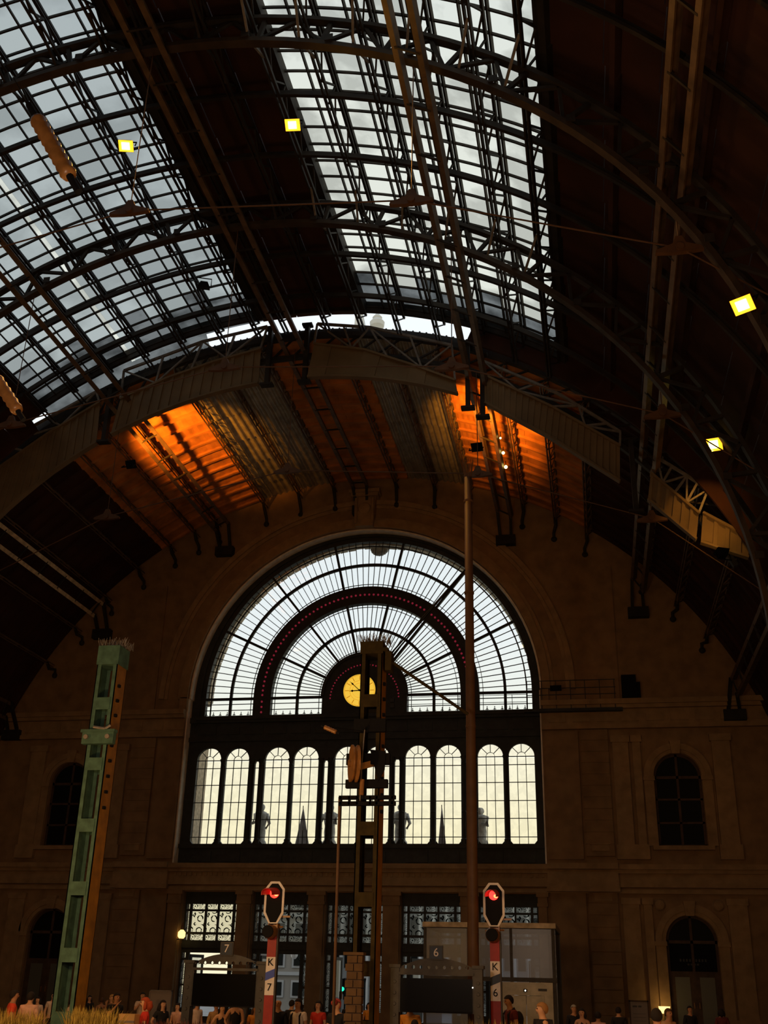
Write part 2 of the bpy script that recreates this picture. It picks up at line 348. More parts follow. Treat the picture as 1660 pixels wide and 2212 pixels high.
# inner faces of portal jambs and arch, window light put into their colour
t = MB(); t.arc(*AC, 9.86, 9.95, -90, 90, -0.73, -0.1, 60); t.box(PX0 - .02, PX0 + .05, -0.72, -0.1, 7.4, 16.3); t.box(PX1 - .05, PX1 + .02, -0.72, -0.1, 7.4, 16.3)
struct(t.build('trim_11', M['jamb_light']))
k = thing('keystone_console', 'carved stone console at the crown of the great arch under the ridge beams', 'console', (-0.1, -0.7, 26.3))
t = MB(); t.prism([(-0.62, 26.25), (0.42, 26.25), (0.56, 28.1), (-0.76, 28.1)], -1.25, -0.7); t.build('body', M['stone_trim'], k)
t = MB(); t.box(-0.92, 0.72, -1.45, -0.7, 28.1, 28.3); t.box(-1.02, 0.82, -1.55, -0.7, 28.3, 28.5); t.build('capital', M['stone_trim'], k)
t = MB(); t.lathe((-0.1, -1.28, 27.35), [(0.1, -0.12), (0.34, -0.06), (0.4, 0.02), (0.25, 0.1), (0.05, 0.12)], 12, 'y'); t.build('rosette', M['stone_trim'], k)
for xx in (-0.62, 0.38): MB().tube([(xx + .02, -1.3, 26.4), (xx + .02, -1.36, 27.2), (xx + .02, -1.32, 28.0)], 0.09, 8).build('scroll', M['stone_trim'], k)
# side bay windows and doors
def side_bay(cx, hw, z0, zs, wn, kind):
    f = thing('arch_surround', '', 'x') if False else None
    n = struct(bpy.data.objects.new(wn, None)); COL.objects.link(n); n.location = (cx, -0.4, z0); ROOTLOC[n.name] = 1
    t = MB(); t.arc(cx, zs, hw + 0.02, hw + 0.2, -90, 90, -0.82, -0.7, 24); t.arc(cx, zs, hw + 0.2, hw + 0.5, -90, 90, -0.88, -0.7, 24)
    for sg in (-1, 1):
        a, b = sorted((cx + sg * (hw + 0.02), cx + sg * (hw + 0.5))); t.box(a, b, -0.84, -0.7, z0, zs - .2); t.box(a - .05, b + .05, -0.92, -0.7, zs - .2, zs)
    t.build('stone_surround', M['stone_trim'], n)
    MB().prism([(cx - .2, zs + hw - .05), (cx + .2, zs + hw - .05), (cx + .28, zs + hw + .62), (cx - .28, zs + hw + .62)], -0.98, -0.7).build('keystone', M['stone_trim'], n)
    t = MB(); t.arc(cx, zs, hw - .12, hw, -90, 90, -0.45, -0.3, 24); t.box(cx - hw, cx - hw + .12, -.45, -.3, z0, zs); t.box(cx + hw - .12, cx + hw, -.45, -.3, z0, zs)
    t.box(cx - .06, cx + .06, -.45, -.3, z0, zs + hw); t.box(cx - hw, cx + hw, -.45, -.3, zs - .07, zs + .07)
    if kind == 'w':
        for z in (z0 + .05, z0 + 1.15, z0 + 2.3): t.box(cx - hw, cx + hw, -.45, -.3, z - .05, z + .05)
    t.build('frame', M['wood'], n)
    if kind == 'w':
        MB().box(cx - hw - .3, cx + hw + .3, -1.0, -0.7, z0 - .2, z0).build('sill', M['stone_trim'], n)
        zz = [z0, z0 + 1.15, z0 + 2.3, zs]
        for i in range(3):
            for sg in (-1, 1):
                a, b = sorted((cx, cx + sg * hw)); MB().box(a, b, -.39, -.36, zz[i], zz[i + 1]).build('pane', M['darkglass'], n)
        MB().prism([(cx + (hw - .02) * cos(pi * i / 20), zs + (hw - .02) * sin(pi * i / 20)) for i in range(21)], -.39, -.36).build('pane', M['darkglass'], n)
    else:
        MB().prism([(cx + (hw - .02) * cos(pi * i / 20), zs + (hw - .02) * sin(pi * i / 20)) for i in range(21)], -.39, -.36).build('pane', M['darkglass'], n)
        MB().box(cx - hw, cx + hw, -.42, -.3, 2.55, zs).build('name_board', M['dark'], n)
        for sg in (-1, 1):
            a, b = sorted((cx + sg * .06, cx + sg * (hw - .12))); lf = MB().box(a, b, -.44, -.34, -0.3, 2.55).build('leaf', M['wood'], n)
            sub('pane', MB().box(a + .17, b - .17, -.46, -.32, 0.2, 2.3).mesh('pane', M['frostdoor']), lf); sub('handle', MB().box(cx + sg * .12 - .02, cx + sg * .12 + .02, -.52, -.44, .95, 1.2).mesh('handle', M['brass']), lf)
        t = MB()
        if cx > 0:
            for i in range(9): t.box(cx - .62 + i * .145, cx - .62 + i * .145 + .07, -.445, -.42, 2.98, 3.1)
            for i in range(4): t.box(cx - .28 + i * .145, cx - .28 + i * .145 + .09, -.445, -.42, 2.82, 2.9)
            t.build('lettering', M['grey'], n)
            for sg in (-1, 1): MB().lathe((cx + sg * 1.38, -.78, 5.5), [(0.05, -.1), (0.16, -.06), (0.22, -.03), (0.3, .08)], 16, 'y').build('stone_roundel', M['stone_trim'], n)
side_bay(-16.7, 1.17, 8.25, 11.65, 'window_10', 'w'); side_bay(16.5, 1.17, 8.25, 11.65, 'window_11', 'w')
side_bay(-16.7, 1.2, -0.32, 3.85, 'door_6', 'd'); side_bay(16.5, 1.2, -0.32, 3.85, 'door_7', 'd')

# ------------------------------------------------------------------ the great fan window
def sector(R0, R1, a0, a1, y0, y1, n=3):
    return MB().arc(0, 16.4, R0, R1, a0, a1, y0, y1, n)
def fan(name, rings, npane, borders, bar_x, zbot, bw):
    n = struct(bpy.data.objects.new(name, None)); COL.objects.link(n); n.location = (0, 0, zbot); ROOTLOC[n.name] = 1
    Ri, Rm, Ro = rings
    cols = [(Ri, Rm), (Rm, Ro)]
    for a, b in cols:
        for sct in range(7):
            for q in range(npane):
                a0 = -90 + (sct + q / npane) * 180 / 7; a1 = -90 + (sct + (q + 1) / npane) * 180 / 7
                sector(a, b, a0, a1, -0.01, 0.01, 2).build('pane', M['pane'], n)
        for sg in (-1, 1):
            x0, x1 = sorted((sg * a, sg * b))
            for z0, z1 in ((zbot, zbot + .36), (zbot + .36, zbot + .7), (zbot + .7, 16.4)):
                MB().box(x0, x1, -0.01, 0.01, z0, z1).build('pane', M['pane'], n)
    t = MB()
    for sct in range(7):
        for q in range(1, npane):
            th = -90 + (sct + q / npane) * 180 / 7; t.bar(P(Ri, th, 0, 16.4), P(Ro, th, 0, 16.4), 0.035, 0.06, (0, 1, 0))
    for sg in (-1, 1):
        for z in (zbot + .36, zbot + .7): t.bar((sg * Ri, 0, z), (sg * Ro, 0, z), 0.06, 0.035)
        for b, wd in borders: t.bar((sg * b, 0, zbot), (sg * b, 0, 16.4), wd, 0.06, (0, 1, 0))
    for b, wd in borders: t.arc(0, 16.4, b - wd / 2, b + wd / 2, -90, 90, -0.03, 0.03, 72)
    t.build('glazing_bars', M['iron'], n)
    for q in range(8):
        th = -90 + q * 180 / 7
        MB().bar(P(Ri - .05, th, 0, 16.4), P(Ro + .05, th, 0, 16.4), 0.13, 0.16, (0, 1, 0)).build('spoke', M['iron'], n)
    t = MB(); t.arc(0, 16.4, Rm - .075, Rm + .075, -90, 90, -0.08, 0.08, 72)
    for sg in (-1, 1): t.box(sg * Rm - .075, sg * Rm + .075, -.08, .08, zbot, 16.4)
    t.build('ring', M['iron'], n)
    return n
fan('window_1', (6.40, 7.83, 9.30), 10, ((9.0, 0.07), (6.62, 0.03)), 0, 15.4, 0.1)
fan('window_2', (2.42, 3.90, 5.42), 8, ((5.22, 0.03), (2.64, 0.03)), 0, 15.4, 0.1)
def uring(name, R0, R1, y0, y1, z0, m, n=72):
    t = MB(); t.arc(0, 16.4, R0, R1, -90, 90, y0, y1, n)
    for sg in (-1, 1):
        a, b = sorted((sg * R0, sg * R1)); t.box(a, b, y0, y1, z0, 16.4)
    return t.build(name, m)
o = struct(uring('trim_12', 9.28, 10.06, -0.16, 0.2, 15.2, M['iron']))
uring('trim_13', 9.55, 9.7, -0.24, -0.16, 15.4, M['iron'])['kind'] = 'structure'
band = uring('light_arch', 5.40, 6.42, -0.25, 0.2, 15.4, M['iron']); band['label'] = 'dark iron arch band studded with red bulbs between the two glass fans'; band['category'] = 'light arch'
bulb = MB().ball((0, 0, 0), 0.062, n=8, m=5).mesh('bulb', M['redbulb'])
NB = 70
for i in range(NB):
    th = -90 + 180 * (i + .5) / NB; p = P(5.9, th, -0.28, 16.4); put('bulb', bulb, band, Matrix.Translation(p))
for sg in (-1, 1):
    for z in (15.55, 15.85, 16.15): put('bulb', bulb, band, Matrix.Translation((sg * 5.9, -0.28, z)))
# clock housing
ck = thing('station_clock', 'round clock with lit yellow dial in the dark arched housing under the fan window', 'clock', (0, -0.2, 15.3))
t = MB(); t.prism([(-2.42, 15.37), (2.42, 15.37)] + [(2.42 * cos(pi * i / 36), 16.4 + 2.42 * sin(pi * i / 36)) for i in range(37)], -0.2, 0.2); t.build('housing', M['iron'], ck)
t = MB(); t.arc(0, 16.4, 2.3, 2.48, -90, 90, -0.3, -0.1, 40); t.build('housing_rim', M['iron'], ck)
CX_, CZ_ = -0.27, 16.66
MB().lathe((CX_, -0.22, CZ_), [(0.92, -0.03), (0.92, 0.02)], 48, 'y').build('dial', M['clockface'], ck)
t = MB()
for r_a, r_b in ((0.86, 0.885), (0.545, 0.565), (0.40, 0.415)): t.arc(CX_, CZ_, r_a, r_b, 0, 360, -0.265, -0.25, 48)
for i in range(60):
    th = i * 6; q = radians(th); r_a = 0.60 if i % 5 == 0 else 0.80; wd = 0.05 if i % 5 == 0 else 0.015
    t.bar((CX_ + r_a * sin(q), -0.258, CZ_ + r_a * cos(q)), (CX_ + .84 * sin(q), -0.258, CZ_ + .84 * cos(q)), wd, 0.015, (0, 1, 0))
t.build('numerals', M['clockrim'], ck)
t = MB(); t.arc(CX_, CZ_, 0.92, 1.02, 0, 360, -0.32, -0.18, 48); t.build('bezel', M['iron'], ck)
def hand(L_, wd, ang, nm):
    q = radians(ang); d = Vector((sin(q), 0, cos(q))); c = Vector((CX_, -0.285, CZ_)); s_ = Vector((cos(q), 0, -sin(q)))
    t = MB(); pts = [c - d * .18 + s_ * wd, c + d * L_ * .55 + s_ * wd * .8, c + d * L_ * .65 + s_ * wd * 2.2, c + d * L_ * .78 + s_ * wd * .6, c + d * L_, c + d * L_ * .78 - s_ * wd * .6, c + d * L_ * .65 - s_ * wd * 2.2, c + d * L_ * .55 - s_ * wd * .8, c - d * .18 - s_ * wd]
    t.prism([(p.x, p.z) for p in pts], -0.295, -0.275); t.build(nm, M['dark'], ck)
hand(0.62, 0.03, 267, 'hour_hand'); hand(0.84, 0.022, 313, 'minute_hand')
MB().lathe((CX_, -0.3, CZ_), [(0.06, -0.01), (0.05, 0.03)], 12, 'y').build('hub', M['dark'], ck)
for i in range(34):
    th = -88 + i * 176 / 33
    put('bulb', bulb, ck, Matrix.Translation(P(1.95, th, -0.22, 16.2)) @ Matrix.Scale(0.7, 4))
for z in (16.05, 15.75): MB().box(1.5, 1.72, -0.32, -0.2, z - .11, z + .11).build('loudspeaker', M['grey'], ck)
# window sill cresting under the fan
cr = thing('iron_cresting', 'row of little iron fleurons along the sill of the fan window', 'cresting', (0, -0.25, 15.3))
t = MB(); t.box(-9.7, 9.6, -0.4, 0.2, 15.15, 15.36)
t.build('sill_beam', M['iron'], cr)
fm = MB(); fm.tube([(0, 0, 0), (0, 0, .2)], [0.02, 0.012], 6); fm.ball((0, 0, .13), .05, .03, .03, 6, 4); fm.ball((0, 0, .22), .025, .02, .05, 6, 4); fm.bar((-.09, 0, .08), (.09, 0, .08), .02, .03)
fme = fm.mesh('fleuron', M['iron'])
for i in range(46):
    x = -9.15 + i * 0.41
    if 2.3 < abs(x) < 5.35 or 6.5 < abs(x) < 9.2: put('fleuron', fme, cr, Matrix.Translation((x, -0.2, 15.36)))
# spandrel frieze, window row and dado in dark iron
t = MB(); t.box(PX0, PX1, -0.12, 0.2, 13.98, 15.3); t.box(PX0, PX1, -0.3, -0.1, 15.0, 15.3); t.box(PX0, PX1, -0.22, -0.1, 13.95, 14.2)
fz = struct(t.build('trim_14', M['iron']))
for i in range(14): MB().box(-9.6 + i * 1.37, -9.6 + i * 1.37 + 1.1, -0.17, -0.12, 14.35, 14.85).build('panel', M['iron'], fz)
t = MB(); t.box(PX0, PX1, -0.12, 0.2, 7.2, 8.4); t.box(PX0, PX1, -0.28, -0.1, 8.2, 8.42)
dd = struct(t.build('trim_15', M['iron']))
WINS = [(-9.49, -8.09), (-7.81, -6.46), (-5.54, -4.14), (-3.89, -2.48), (-1.57, -0.21), (0.14, 1.48), (2.35, 3.72), (4.02, 5.38), (6.27, 7.63), (7.92, 9.29)]
NARR = [(-6.11, -5.87), (-2.17, -1.94), (1.77, 2.04), (5.66, 5.98)]
holes = []
ZB, ZT_ = 8.44, 13.0
for a, b in WINS:
    hw = (b - a) / 2; c = (a + b) / 2
    holes.append([(a + .14, ZB), (b - .14, ZB), (b, ZB + .16), (b, 12.86)] + [(c + hw * cos(pi * i / 16), 12.92 + hw * sin(pi * i / 16)) for i in range(17)] + [(a, 12.86), (a, ZB + .16)])
for a, b in NARR:
    c = (a + b) / 2; hw = (b - a) / 2
    holes.append([(c, ZB), (b, ZB + .2), (b, 12.72), (b - .05, 12.86), (a + .05, 12.86), (a, 12.72), (a, ZB + .2)])
t = MB(); t.prism([(PX0, 8.3), (PX1, 8.3), (PX1, 14.05), (PX0, 14.05)], -0.1, 0.12, holes)
wr = struct(t.build('trim_16', M['iron']))
for x in sorted([(a + b) / 2 for a, b in [(-8.09, -7.81), (-6.46, -6.11), (-5.87, -5.54), (-4.14, -3.89), (-2.48, -2.17), (-1.94, -1.57), (-0.21, .14), (1.48, 1.77), (2.04, 2.35), (3.72, 4.02), (5.38, 5.66), (5.98, 6.27), (7.63, 7.92)]]):
    t = MB(); t.lathe((x, -0.12, 8.4), [(0.17, 0), (0.17, .25), (0.11, .32), (0.10, 1.6), (0.13, 1.65), (0.10, 1.72), (0.09, 4.15), (0.13, 4.22), (0.1, 4.3), (0.17, 4.48), (0.19, 4.55)], 10); t.build('column', M['iron'], wr)
for i, (a, b) in enumerate(WINS + NARR):
    n = struct(bpy.data.objects.new('window_3', None)); COL.objects.link(n); c = (a + b) / 2; n.location = (c, 0, ZB); ROOTLOC[n.name] = 1
    zz = [ZB, 8.79, 9.72, 10.63, 11.57, 12.49, 12.92]; t = MB(); wide = b - a > 0.6
    xs = [a, a + (b - a) / 3, a + 2 * (b - a) / 3, b] if wide else [a, b]
    for j in range(6 if wide else 6):
        for k in range(len(xs) - 1):
            z1 = min(zz[j + 1], 12.86)
            MB().box(xs[k], xs[k + 1], -0.01, 0.01, zz[j], z1).build('pane', M['pane2'], n)
        if j: t.box(a, b, -0.03, 0.03, zz[j] - .018, zz[j] + .018)
    if wide:
        hw = (b - a) / 2
        for q in range(4): MB().arc(c, 12.92, hw * .34, hw, -90 + q * 45, -45 + q * 45, -0.01, 0.01, 4).build('pane', M['pane2'], n)
        MB().arc(c, 12.92, 0.0, hw * .34, -90, 90, -0.01, 0.01, 8).build('pane', M['pane2'], n)
        for x in xs[1:3]: t.box(x - .016, x + .016, -.03, .03, ZB, 12.92)
        t.box(a, b, -.03, .03, 12.90, 12.94); t.arc(c, 12.92, hw * .33, hw * .36, -90, 90, -.03, .03, 12)
        for q in (-45, 0, 45):
            s_ = radians(q); t.bar((c + hw * .34 * sin(s_), 0, 12.92 + hw * .34 * cos(s_)), (c + hw * sin(s_), 0, 12.92 + hw * cos(s_)), .034, .05, (0, 1, 0))
    t.build('glazing_bars', M['iron'], n)
for a, b in WINS: MB().box(a + .1, b - .1, -0.2, -0.12, 7.5, 8.05).build('panel', M['iron'], dd)

# ------------------------------------------------------------------ street entrances
for i, (a, b) in enumerate(OPEN):
    n = struct(bpy.data.objects.new('door_%d' % (i + 1), None)); COL.objects.link(n); n.location = ((a + b) / 2, -0.2, -0.32); ROOTLOC[n.name] = 1
    W_ = b - a; s_ = (W_ - .1) / 3.1; x = lambda f: a + .05 + f * s_
    cols = [(0.02, .22), (.35, 1.11), (1.22, 1.84), (1.94, 2.72), (2.85, 3.06)]; rows = [(5.1, 5.36), (3.98, 5.0), (3.58, 3.86)]
    holes = [[(x(p), r), (x(q), r), (x(q), s2), (x(p), s2)] for p, q in cols for r, s2 in rows]
    low = [(0.02, .22), (.42, 2.66), (2.85, 3.06)]
    holes.append([(x(.42), 0.0), (x(2.66), 0.0), (x(2.66), 2.98), (x(.42), 2.98)])
    for p, q in (low[0], low[2]):
        for r, s2 in ((2.72, 2.98), (1.5, 2.62), (0.35, 1.4)): holes.append([(x(p), r), (x(q), r), (x(q), s2), (x(p), s2)])
    t = MB(); t.prism([(a, -.3), (b, -.3), (b, 5.95), (a, 5.95)], -0.25, -0.1, holes); t.box(a, b, -0.34, -0.2, 3.2, 3.42); t.build('frame', M['iron'], n)
    for ci, (p, q) in enumerate(cols):
        for ri, (r, s2) in enumerate(rows):
            k = 'et_big' if ri == 1 and ci in (1, 2, 3) else ('et_star' if ri != 1 and ci in (0, 4) else 'et_strip')
            mm = MB().box(-(x(q) - x(p)) / 2, (x(q) - x(p)) / 2, -0.01, 0.01, -(s2 - r) / 2, (s2 - r) / 2).mesh('pane', M[k])
            put('pane', mm, n, Matrix.Translation(((x(p) + x(q)) / 2, -0.17, (r + s2) / 2)))
    for p, q in (low[0], low[2]):
        for r, s2 in ((2.72, 2.98), (1.5, 2.62), (0.35, 1.4)):
            mm = MB().box(-(x(q) - x(p)) / 2, (x(q) - x(p)) / 2, -0.01, 0.01, -(s2 - r) / 2, (s2 - r) / 2).mesh('pane', M['et_star' if r > 2.7 else 'et_strip'])
            put('pane', mm, n, Matrix.Translation(((x(p) + x(q)) / 2, -0.17, (r + s2) / 2)))
    # two leaves swung open to the street, each with a clear pane
    for sg, xh in ((1, x(.44)), (-1, x(2.64))):
        lw = 0.98 * s_; ang = 78 if i in (1, 2) else (62 if sg > 0 else 80)
        lf = MB(); lf.prism([(0, 0), (lw, 0), (lw, 2.9), (0, 2.9)], -.03, .03, [[(.12, .5), (lw - .12, .5), (lw - .12, 2.75), (.12, 2.75)]])
        mw = Matrix.Translation((xh, -0.1, 0)) @ Matrix.Rotation(radians(ang * sg) + (0 if sg > 0 else pi), 4, 'Z')
        lo = put('leaf', lf.mesh('leaf', M['iron']), n, mw)
        sub('pane', MB().box(.12, lw - .12, -.008, .008, .5, 2.75).mesh('pane', M['doorglass']), lo)
        sub('handle', MB().box(lw - .09, lw - .05, -.08, .08, .95, 1.3).mesh('handle', M['brass']), lo)
pil = [(PX0 + .05, -9.4), (-6.28, -5.56), (-2.44, -1.65), (1.44, 2.28), (5.42, 6.24), (9.28, PX1 - .05)]
for a, b in pil:
    t = MB(); t.box(a, b, -0.95, -0.7, 0.4, 5.35); t.box(a - .05, b + .05, -1.02, -0.7, -0.32, 0.4); t.box(a - .06, b + .06, -1.0, -0.7, 5.35, 5.5); t.box(a - .03, b + .03, -0.98, -0.7, 5.5, 5.8); t.box(a - .1, b + .1, -1.05, -0.7, 5.8, 6.0)
    struct(t.build('trim_17', M['stone']))

# ------------------------------------------------------------------ outside the windows
ex = thing('outer_stone_arch', 'pale stone arch of the facade outside the fan window, ring of blocks', 'arch', (0, 0.5, 15.4))
for i in range(58):
    a0 = -90 + i * 180 / 58; a1 = -90 + (i + 1) * 180 / 58
    MB().arc(0, 16.4, 9.28 + random.uniform(-.03, .03), 10.1, a0 + .12, a1 - .12, 0.36, 1.02 + random.uniform(-.03, .03), 2).build('stone_block', M['reveal'], ex)
MB().arc(0, 16.4, 9.34, 10.0, -91, 91, 0.38, 0.98, 58).build('mortar_bed', M['stone_pale'], ex)
t = MB()
for i in range(9):
    a = radians(-80 + i * 20); t.ball((0.42 + .42 * sin(a), 1.05, 25.72 - .36 * cos(a)), .17, .15, .17, 8, 5)
t.ball((0.42, 1.05, 25.72), .45, .2, .4, 12, 6); t.build('shell_keystone', M['statue'], ex)
for nm, xa, xb in (('l', -10.6, -9.55), ('r', 9.62, 10.7)):
    o = thing('facade_pier', 'tan stone pier of the facade beyond the first window from the ' + ('left' if nm == 'l' else 'right') + ' of the row', 'pier', ((xa + xb) / 2, .2, 7))
    MB().box(xa, xb, 0.36, 1.75, 8.0, 14.3).build('shaft', M['reveal'], o); MB().box(xa - .1, xb + .08, 0.36, 1.8, 14.3, 14.6).build('capital', M['reveal'], o)
lg = thing('facade_balcony', 'stone balcony outside the row of arched windows that carries the statues', 'balcony', (0, 4.4, 7)); MB().box(-11, 11, 0.36, 8, 7.4, 8.0).build('slab', M['facade'], lg); MB().box(-11, 11, 6.4, 6.9, 8.0, 8.25).build('kerb', M['facade'], lg)
def statue(x, y, z, h, i):
    o = thing('facade_statue', ['grey stone statue outside, behind the first narrow window from the left', 'grey stone statue outside with bowed head, behind the second narrow window from the left',
        'grey stone statue outside, behind the third narrow window from the left', 'grey stone statue outside, half hidden by the slim brown pole'][i], 'statue', (x, y, z), 'statues on the facade balcony')
    t = MB(); sgn = -1 if i % 2 else 1
    t.lathe((x, y, z), [(.42, 0), (.40, .25), (.30, .4), (.33, .8), (.30, h * .5), (.36, h * .62), (.42, h * .74), (.34, h * .82), (.12, h * .86)], 12); t.build('robed_body', M['statue'], o, True)
    t = MB(); t.ball((x + .05 * sgn, y - .08, z + h * .93), .17, .2, .22, 10, 8); t.ball((x, y + .08, z + h * .95), .2, .18, .2, 8, 6); t.build('head', M['statue'], o, True)
    t = MB(); t.tube([(x + .36 * sgn, y, z + h * .78), (x + .56 * sgn, y - .1, z + h * .55), (x + .42 * sgn, y - .3, z + h * .42)], [.11, .09, .07], 8); t.tube([(x - .36 * sgn, y, z + h * .78), (x - .40 * sgn, y - .22, z + h * .55), (x - .05 * sgn, y - .38, z + h * .6)], [.11, .09, .07], 8); t.build('arms', M['statue'], o, True)
    MB().box(x - .5, x + .5, y - .5, y + .5, z - .75, z).build('plinth', M['statue'], o)
for i, (x, h) in enumerate(((-6.82, 2.35), (-2.68, 2.3), (1.42, 2.3), (5.98, 2.05))): statue(x, 4.0, 8.75, h, i)
for i, x in enumerate((-4.62, 3.6)):
    o = thing('drooping_flag', ['grey flag hanging limp on a pole outside the fourth window from the left', 'grey flag hanging limp outside the eighth window, beside the slim brown pole'][i], 'flag', (x, 5, 8.3), 'flags outside the windows')
    MB().tube([(x + .1, 5, 8.0), (x + .04, 5, 11.2)], .025, 6).build('flagpole', M['grey'], o)
    t = MB(); K = 6; n0 = 9; sc = 1.0 if i == 0 else .55
    for a in range(K + 1):
        f = a / K; z = 11.0 - 2.3 * f
        for b in range(n0):
            g = b / (n0 - 1) - .45; t.v.append((x + .05 + sc * g * (0.03 + .95 * f), 5 + .09 * sin(b * 2.4 + a) * f, z - .15 * abs(g) * f))
    t.f = [(a * n0 + b, a * n0 + b + 1, (a + 1) * n0 + b + 1, (a + 1) * n0 + b) for a in range(K) for b in range(n0 - 1)]
    fo = t.build('cloth', M['flag'], o, True); so = fo.modifiers.new('thickness', 'SOLIDIFY'); so.thickness = 0.02
v = thing('roof_finial', 'pale stone urn finial on the facade top, seen through the gap under the glass roof', 'finial', (-.55, 3, 42.5))
MB().lathe((-.55, 3, 42.2), [(.3, 0), (.42, .25), (.2, .4), (.48, .75), (.52, 1.05), (.3, 1.3), (.34, 1.45), (.12, 1.75), (.04, 2.1)], 14).build('urn', M['facade2'], v); MB().box(-1.1, 0, 2.4, 3.6, 41.2, 42.2).build('plinth', M['facade2'], v)
v = thing('facade_pediment', 'pale curved stone pediment on the facade top, left of the urn in the roof gap', 'pediment', (-1.9, 3, 42))
MB().prism([(-2.9, 41.3), (-1.25, 41.3), (-1.3, 42.6), (-1.55, 43.9), (-1.95, 44.9), (-2.3, 45.1), (-2.05, 43.9), (-2.1, 42.7)], 2.7, 3.3).build('scroll', M['facade2'], v)
v = thing('facade_attic', 'stone attic that carries the urn and pediment above the end wall', 'attic', (0, 3, 30)); MB().box(-3.4, 0.6, 2.2, 4, 28.5, 41.3).build('block', M['facade'], v)
struct(MB().box(-80, 80, 0.4, 120, -0.9, -0.34).build('ground', M['street']))
bd = thing('street_building', 'grey stone office building across the street beyond the second doorway', 'building', (-12, 31, -.3))
fc = MB().box(-16.4, -9.4, 31, 40, -0.34, 10.6).build('wall', M['facade'], bd)
for r in range(4):
    for c in range(13):
        x = -37 + c * 2.1; z = 0.6 + r * 2.15
        if x < -16.4: continue
        f = MB().box(x, x + 1.5, 30.9, 31, z, z + 1.25).build('window', M['street_white'], bd); sub('pane', MB().box(x + .15, x + 1.35, 30.85, 30.9, z + .15, z + 1.1).mesh('pane', M['darkglass']), f)
for r in range(4): MB().box(-16.4, -9.4, 30.8, 31, 2.2 + r * 2.15, 2.45 + r * 2.15).build('cornice', M['street_white'], bd)
bd = thing('white_street_building', 'pale modern building with vertical fins across the street beyond the middle doorway', 'building', (-2, 36, -.3))
MB().box(-9.2, 25, 36, 44, -.34, 11).build('wall', M['street_white'], bd)
for i in range(16): MB().box(-9 + i * 1.1, -9 + i * 1.1 + .18, 35.4, 36, -.2, 10.5).build('fin', M['facade2'], bd)
for i in range(15):
    for r in range(4): MB().box(-8.7 + i * 1.1, -8.7 + i * 1.1 + .6, 35.95, 36.02, .5 + r * 2.4, 2.1 + r * 2.4).build('window', M['darkglass'], bd)
for i, (x, y, z) in enumerate(((-2.02, 12, 2.3), (-6.1, 12, 3.3))):
    o = thing('street_lamp', ['black street lamp with white globe beyond the middle doorway', 'black twin street lamp beyond the second doorway'][i], 'street lamp', (x, y, -.34), 'street lamps outside')
    MB().lathe((x, y, -.34), [(.16, 0), (.1, .3), (.05, .5), (.045, z - .2), (.08, z + .05)], 8).build('post', M['dark'], o)
    for q in ((0,) if i == 0 else (-.45, .45)):
        MB().lathe((x + q, y, z - .3), [(.08, 0), (.2, .12), (.24, .3), (.2, .42), (.05, .5)], 12).build('globe', M['globe'], o)
        if i: MB().tube([(x, y, z - .5), (x + q * .6, y, z - .15), (x + q, y, z - .3)], .03, 6).build('arm', M['dark'], o)
o = thing('traffic_light', 'street traffic light showing green beyond the middle doorway', 'traffic light', (-2.94, 10, -.34))
MB().tube([(-2.8, 10, -.34), (-2.8, 10, 1.3)], .05, 8).build('post', M['dark'], o); MB().box(-3.08, -2.8, 9.9, 10.15, 1.1, 1.95).build('housing', M['dark'], o); MB().lathe((-2.94, 9.88, 1.38), [(.12, -.06), (.12, 0)], 12, 'y').build('lens', M['greenlight'], o)

# ------------------------------------------------------------------ roof: opaque vault panels
def vpanel(R, zc, a0, a1, y0, y1, th=0.08, step=0.0, rib=0, n=3):
    """one board panel of the vault; its far edge hangs a little lower (lapped), with fine ribs"""
    t = MB(); base = 0
    K = n * (4 if rib else 1)
    for i in range(K + 1):
        a = a0 + (a1 - a0) * i / K; d = (0.035 if rib and i % 2 else 0.0)
        for y, r in ((y0, R - d), (y1, R - step - d), (y1, R + th), (y0, R + th)): t.v.append(tuple(P(r, a, y, zc)))
    for i in range(K):
        a = i * 4
        for k in range(4): t.f.append((a + k, a + (k + 1) % 4, a + 4 + (k + 1) % 4, a + 4 + k))
    t.f.append((3, 2, 1, 0)); t.f.append((K * 4, K * 4 + 1, K * 4 + 2, K * 4 + 3)); return t
cl = struct(bpy.data.objects.new('ceiling', None)); COL.objects.link(cl); ROOTLOC[cl.name] = 1; cl.location = (0, -40, 30)
YB = [-64, -52] + [-46 + 2.95 * i for i in range(11)]
YB = YB[:-1] + [-16.4]
for a0, a1, cnt in ((34.4, 92, 11), (-92, -36.3, 11), (-5.4, 8.0, 3)):
    for i in range(cnt):
        p = a0 + (a1 - a0) * i / cnt; q = a0 + (a1 - a0) * (i + 1) / cnt
        for j in range(len(YB) - 1):
            vpanel(RM, ZM, p, q - .1, YB[j], YB[j + 1] - .03, 0.1, 0.10, 0, 3).build('roof_panel', M['darkplank'], cl)
vb = MB()
for a0, a1 in ((7.9, 34.5), (-36.4, -5.3)): vb.arc(0, ZM, RM, RM + .1, a0, a1, -64, -46, 12)
o = vb.build('roof_panel', M['darkplank'], cl)
ce = struct(bpy.data.objects.new('ceiling', None)); COL.objects.link(ce); ROOTLOC[ce.name] = 1; ce.location = (0, -8, 29)
EB = [-92 + 10.6 * i for i in range(8)]
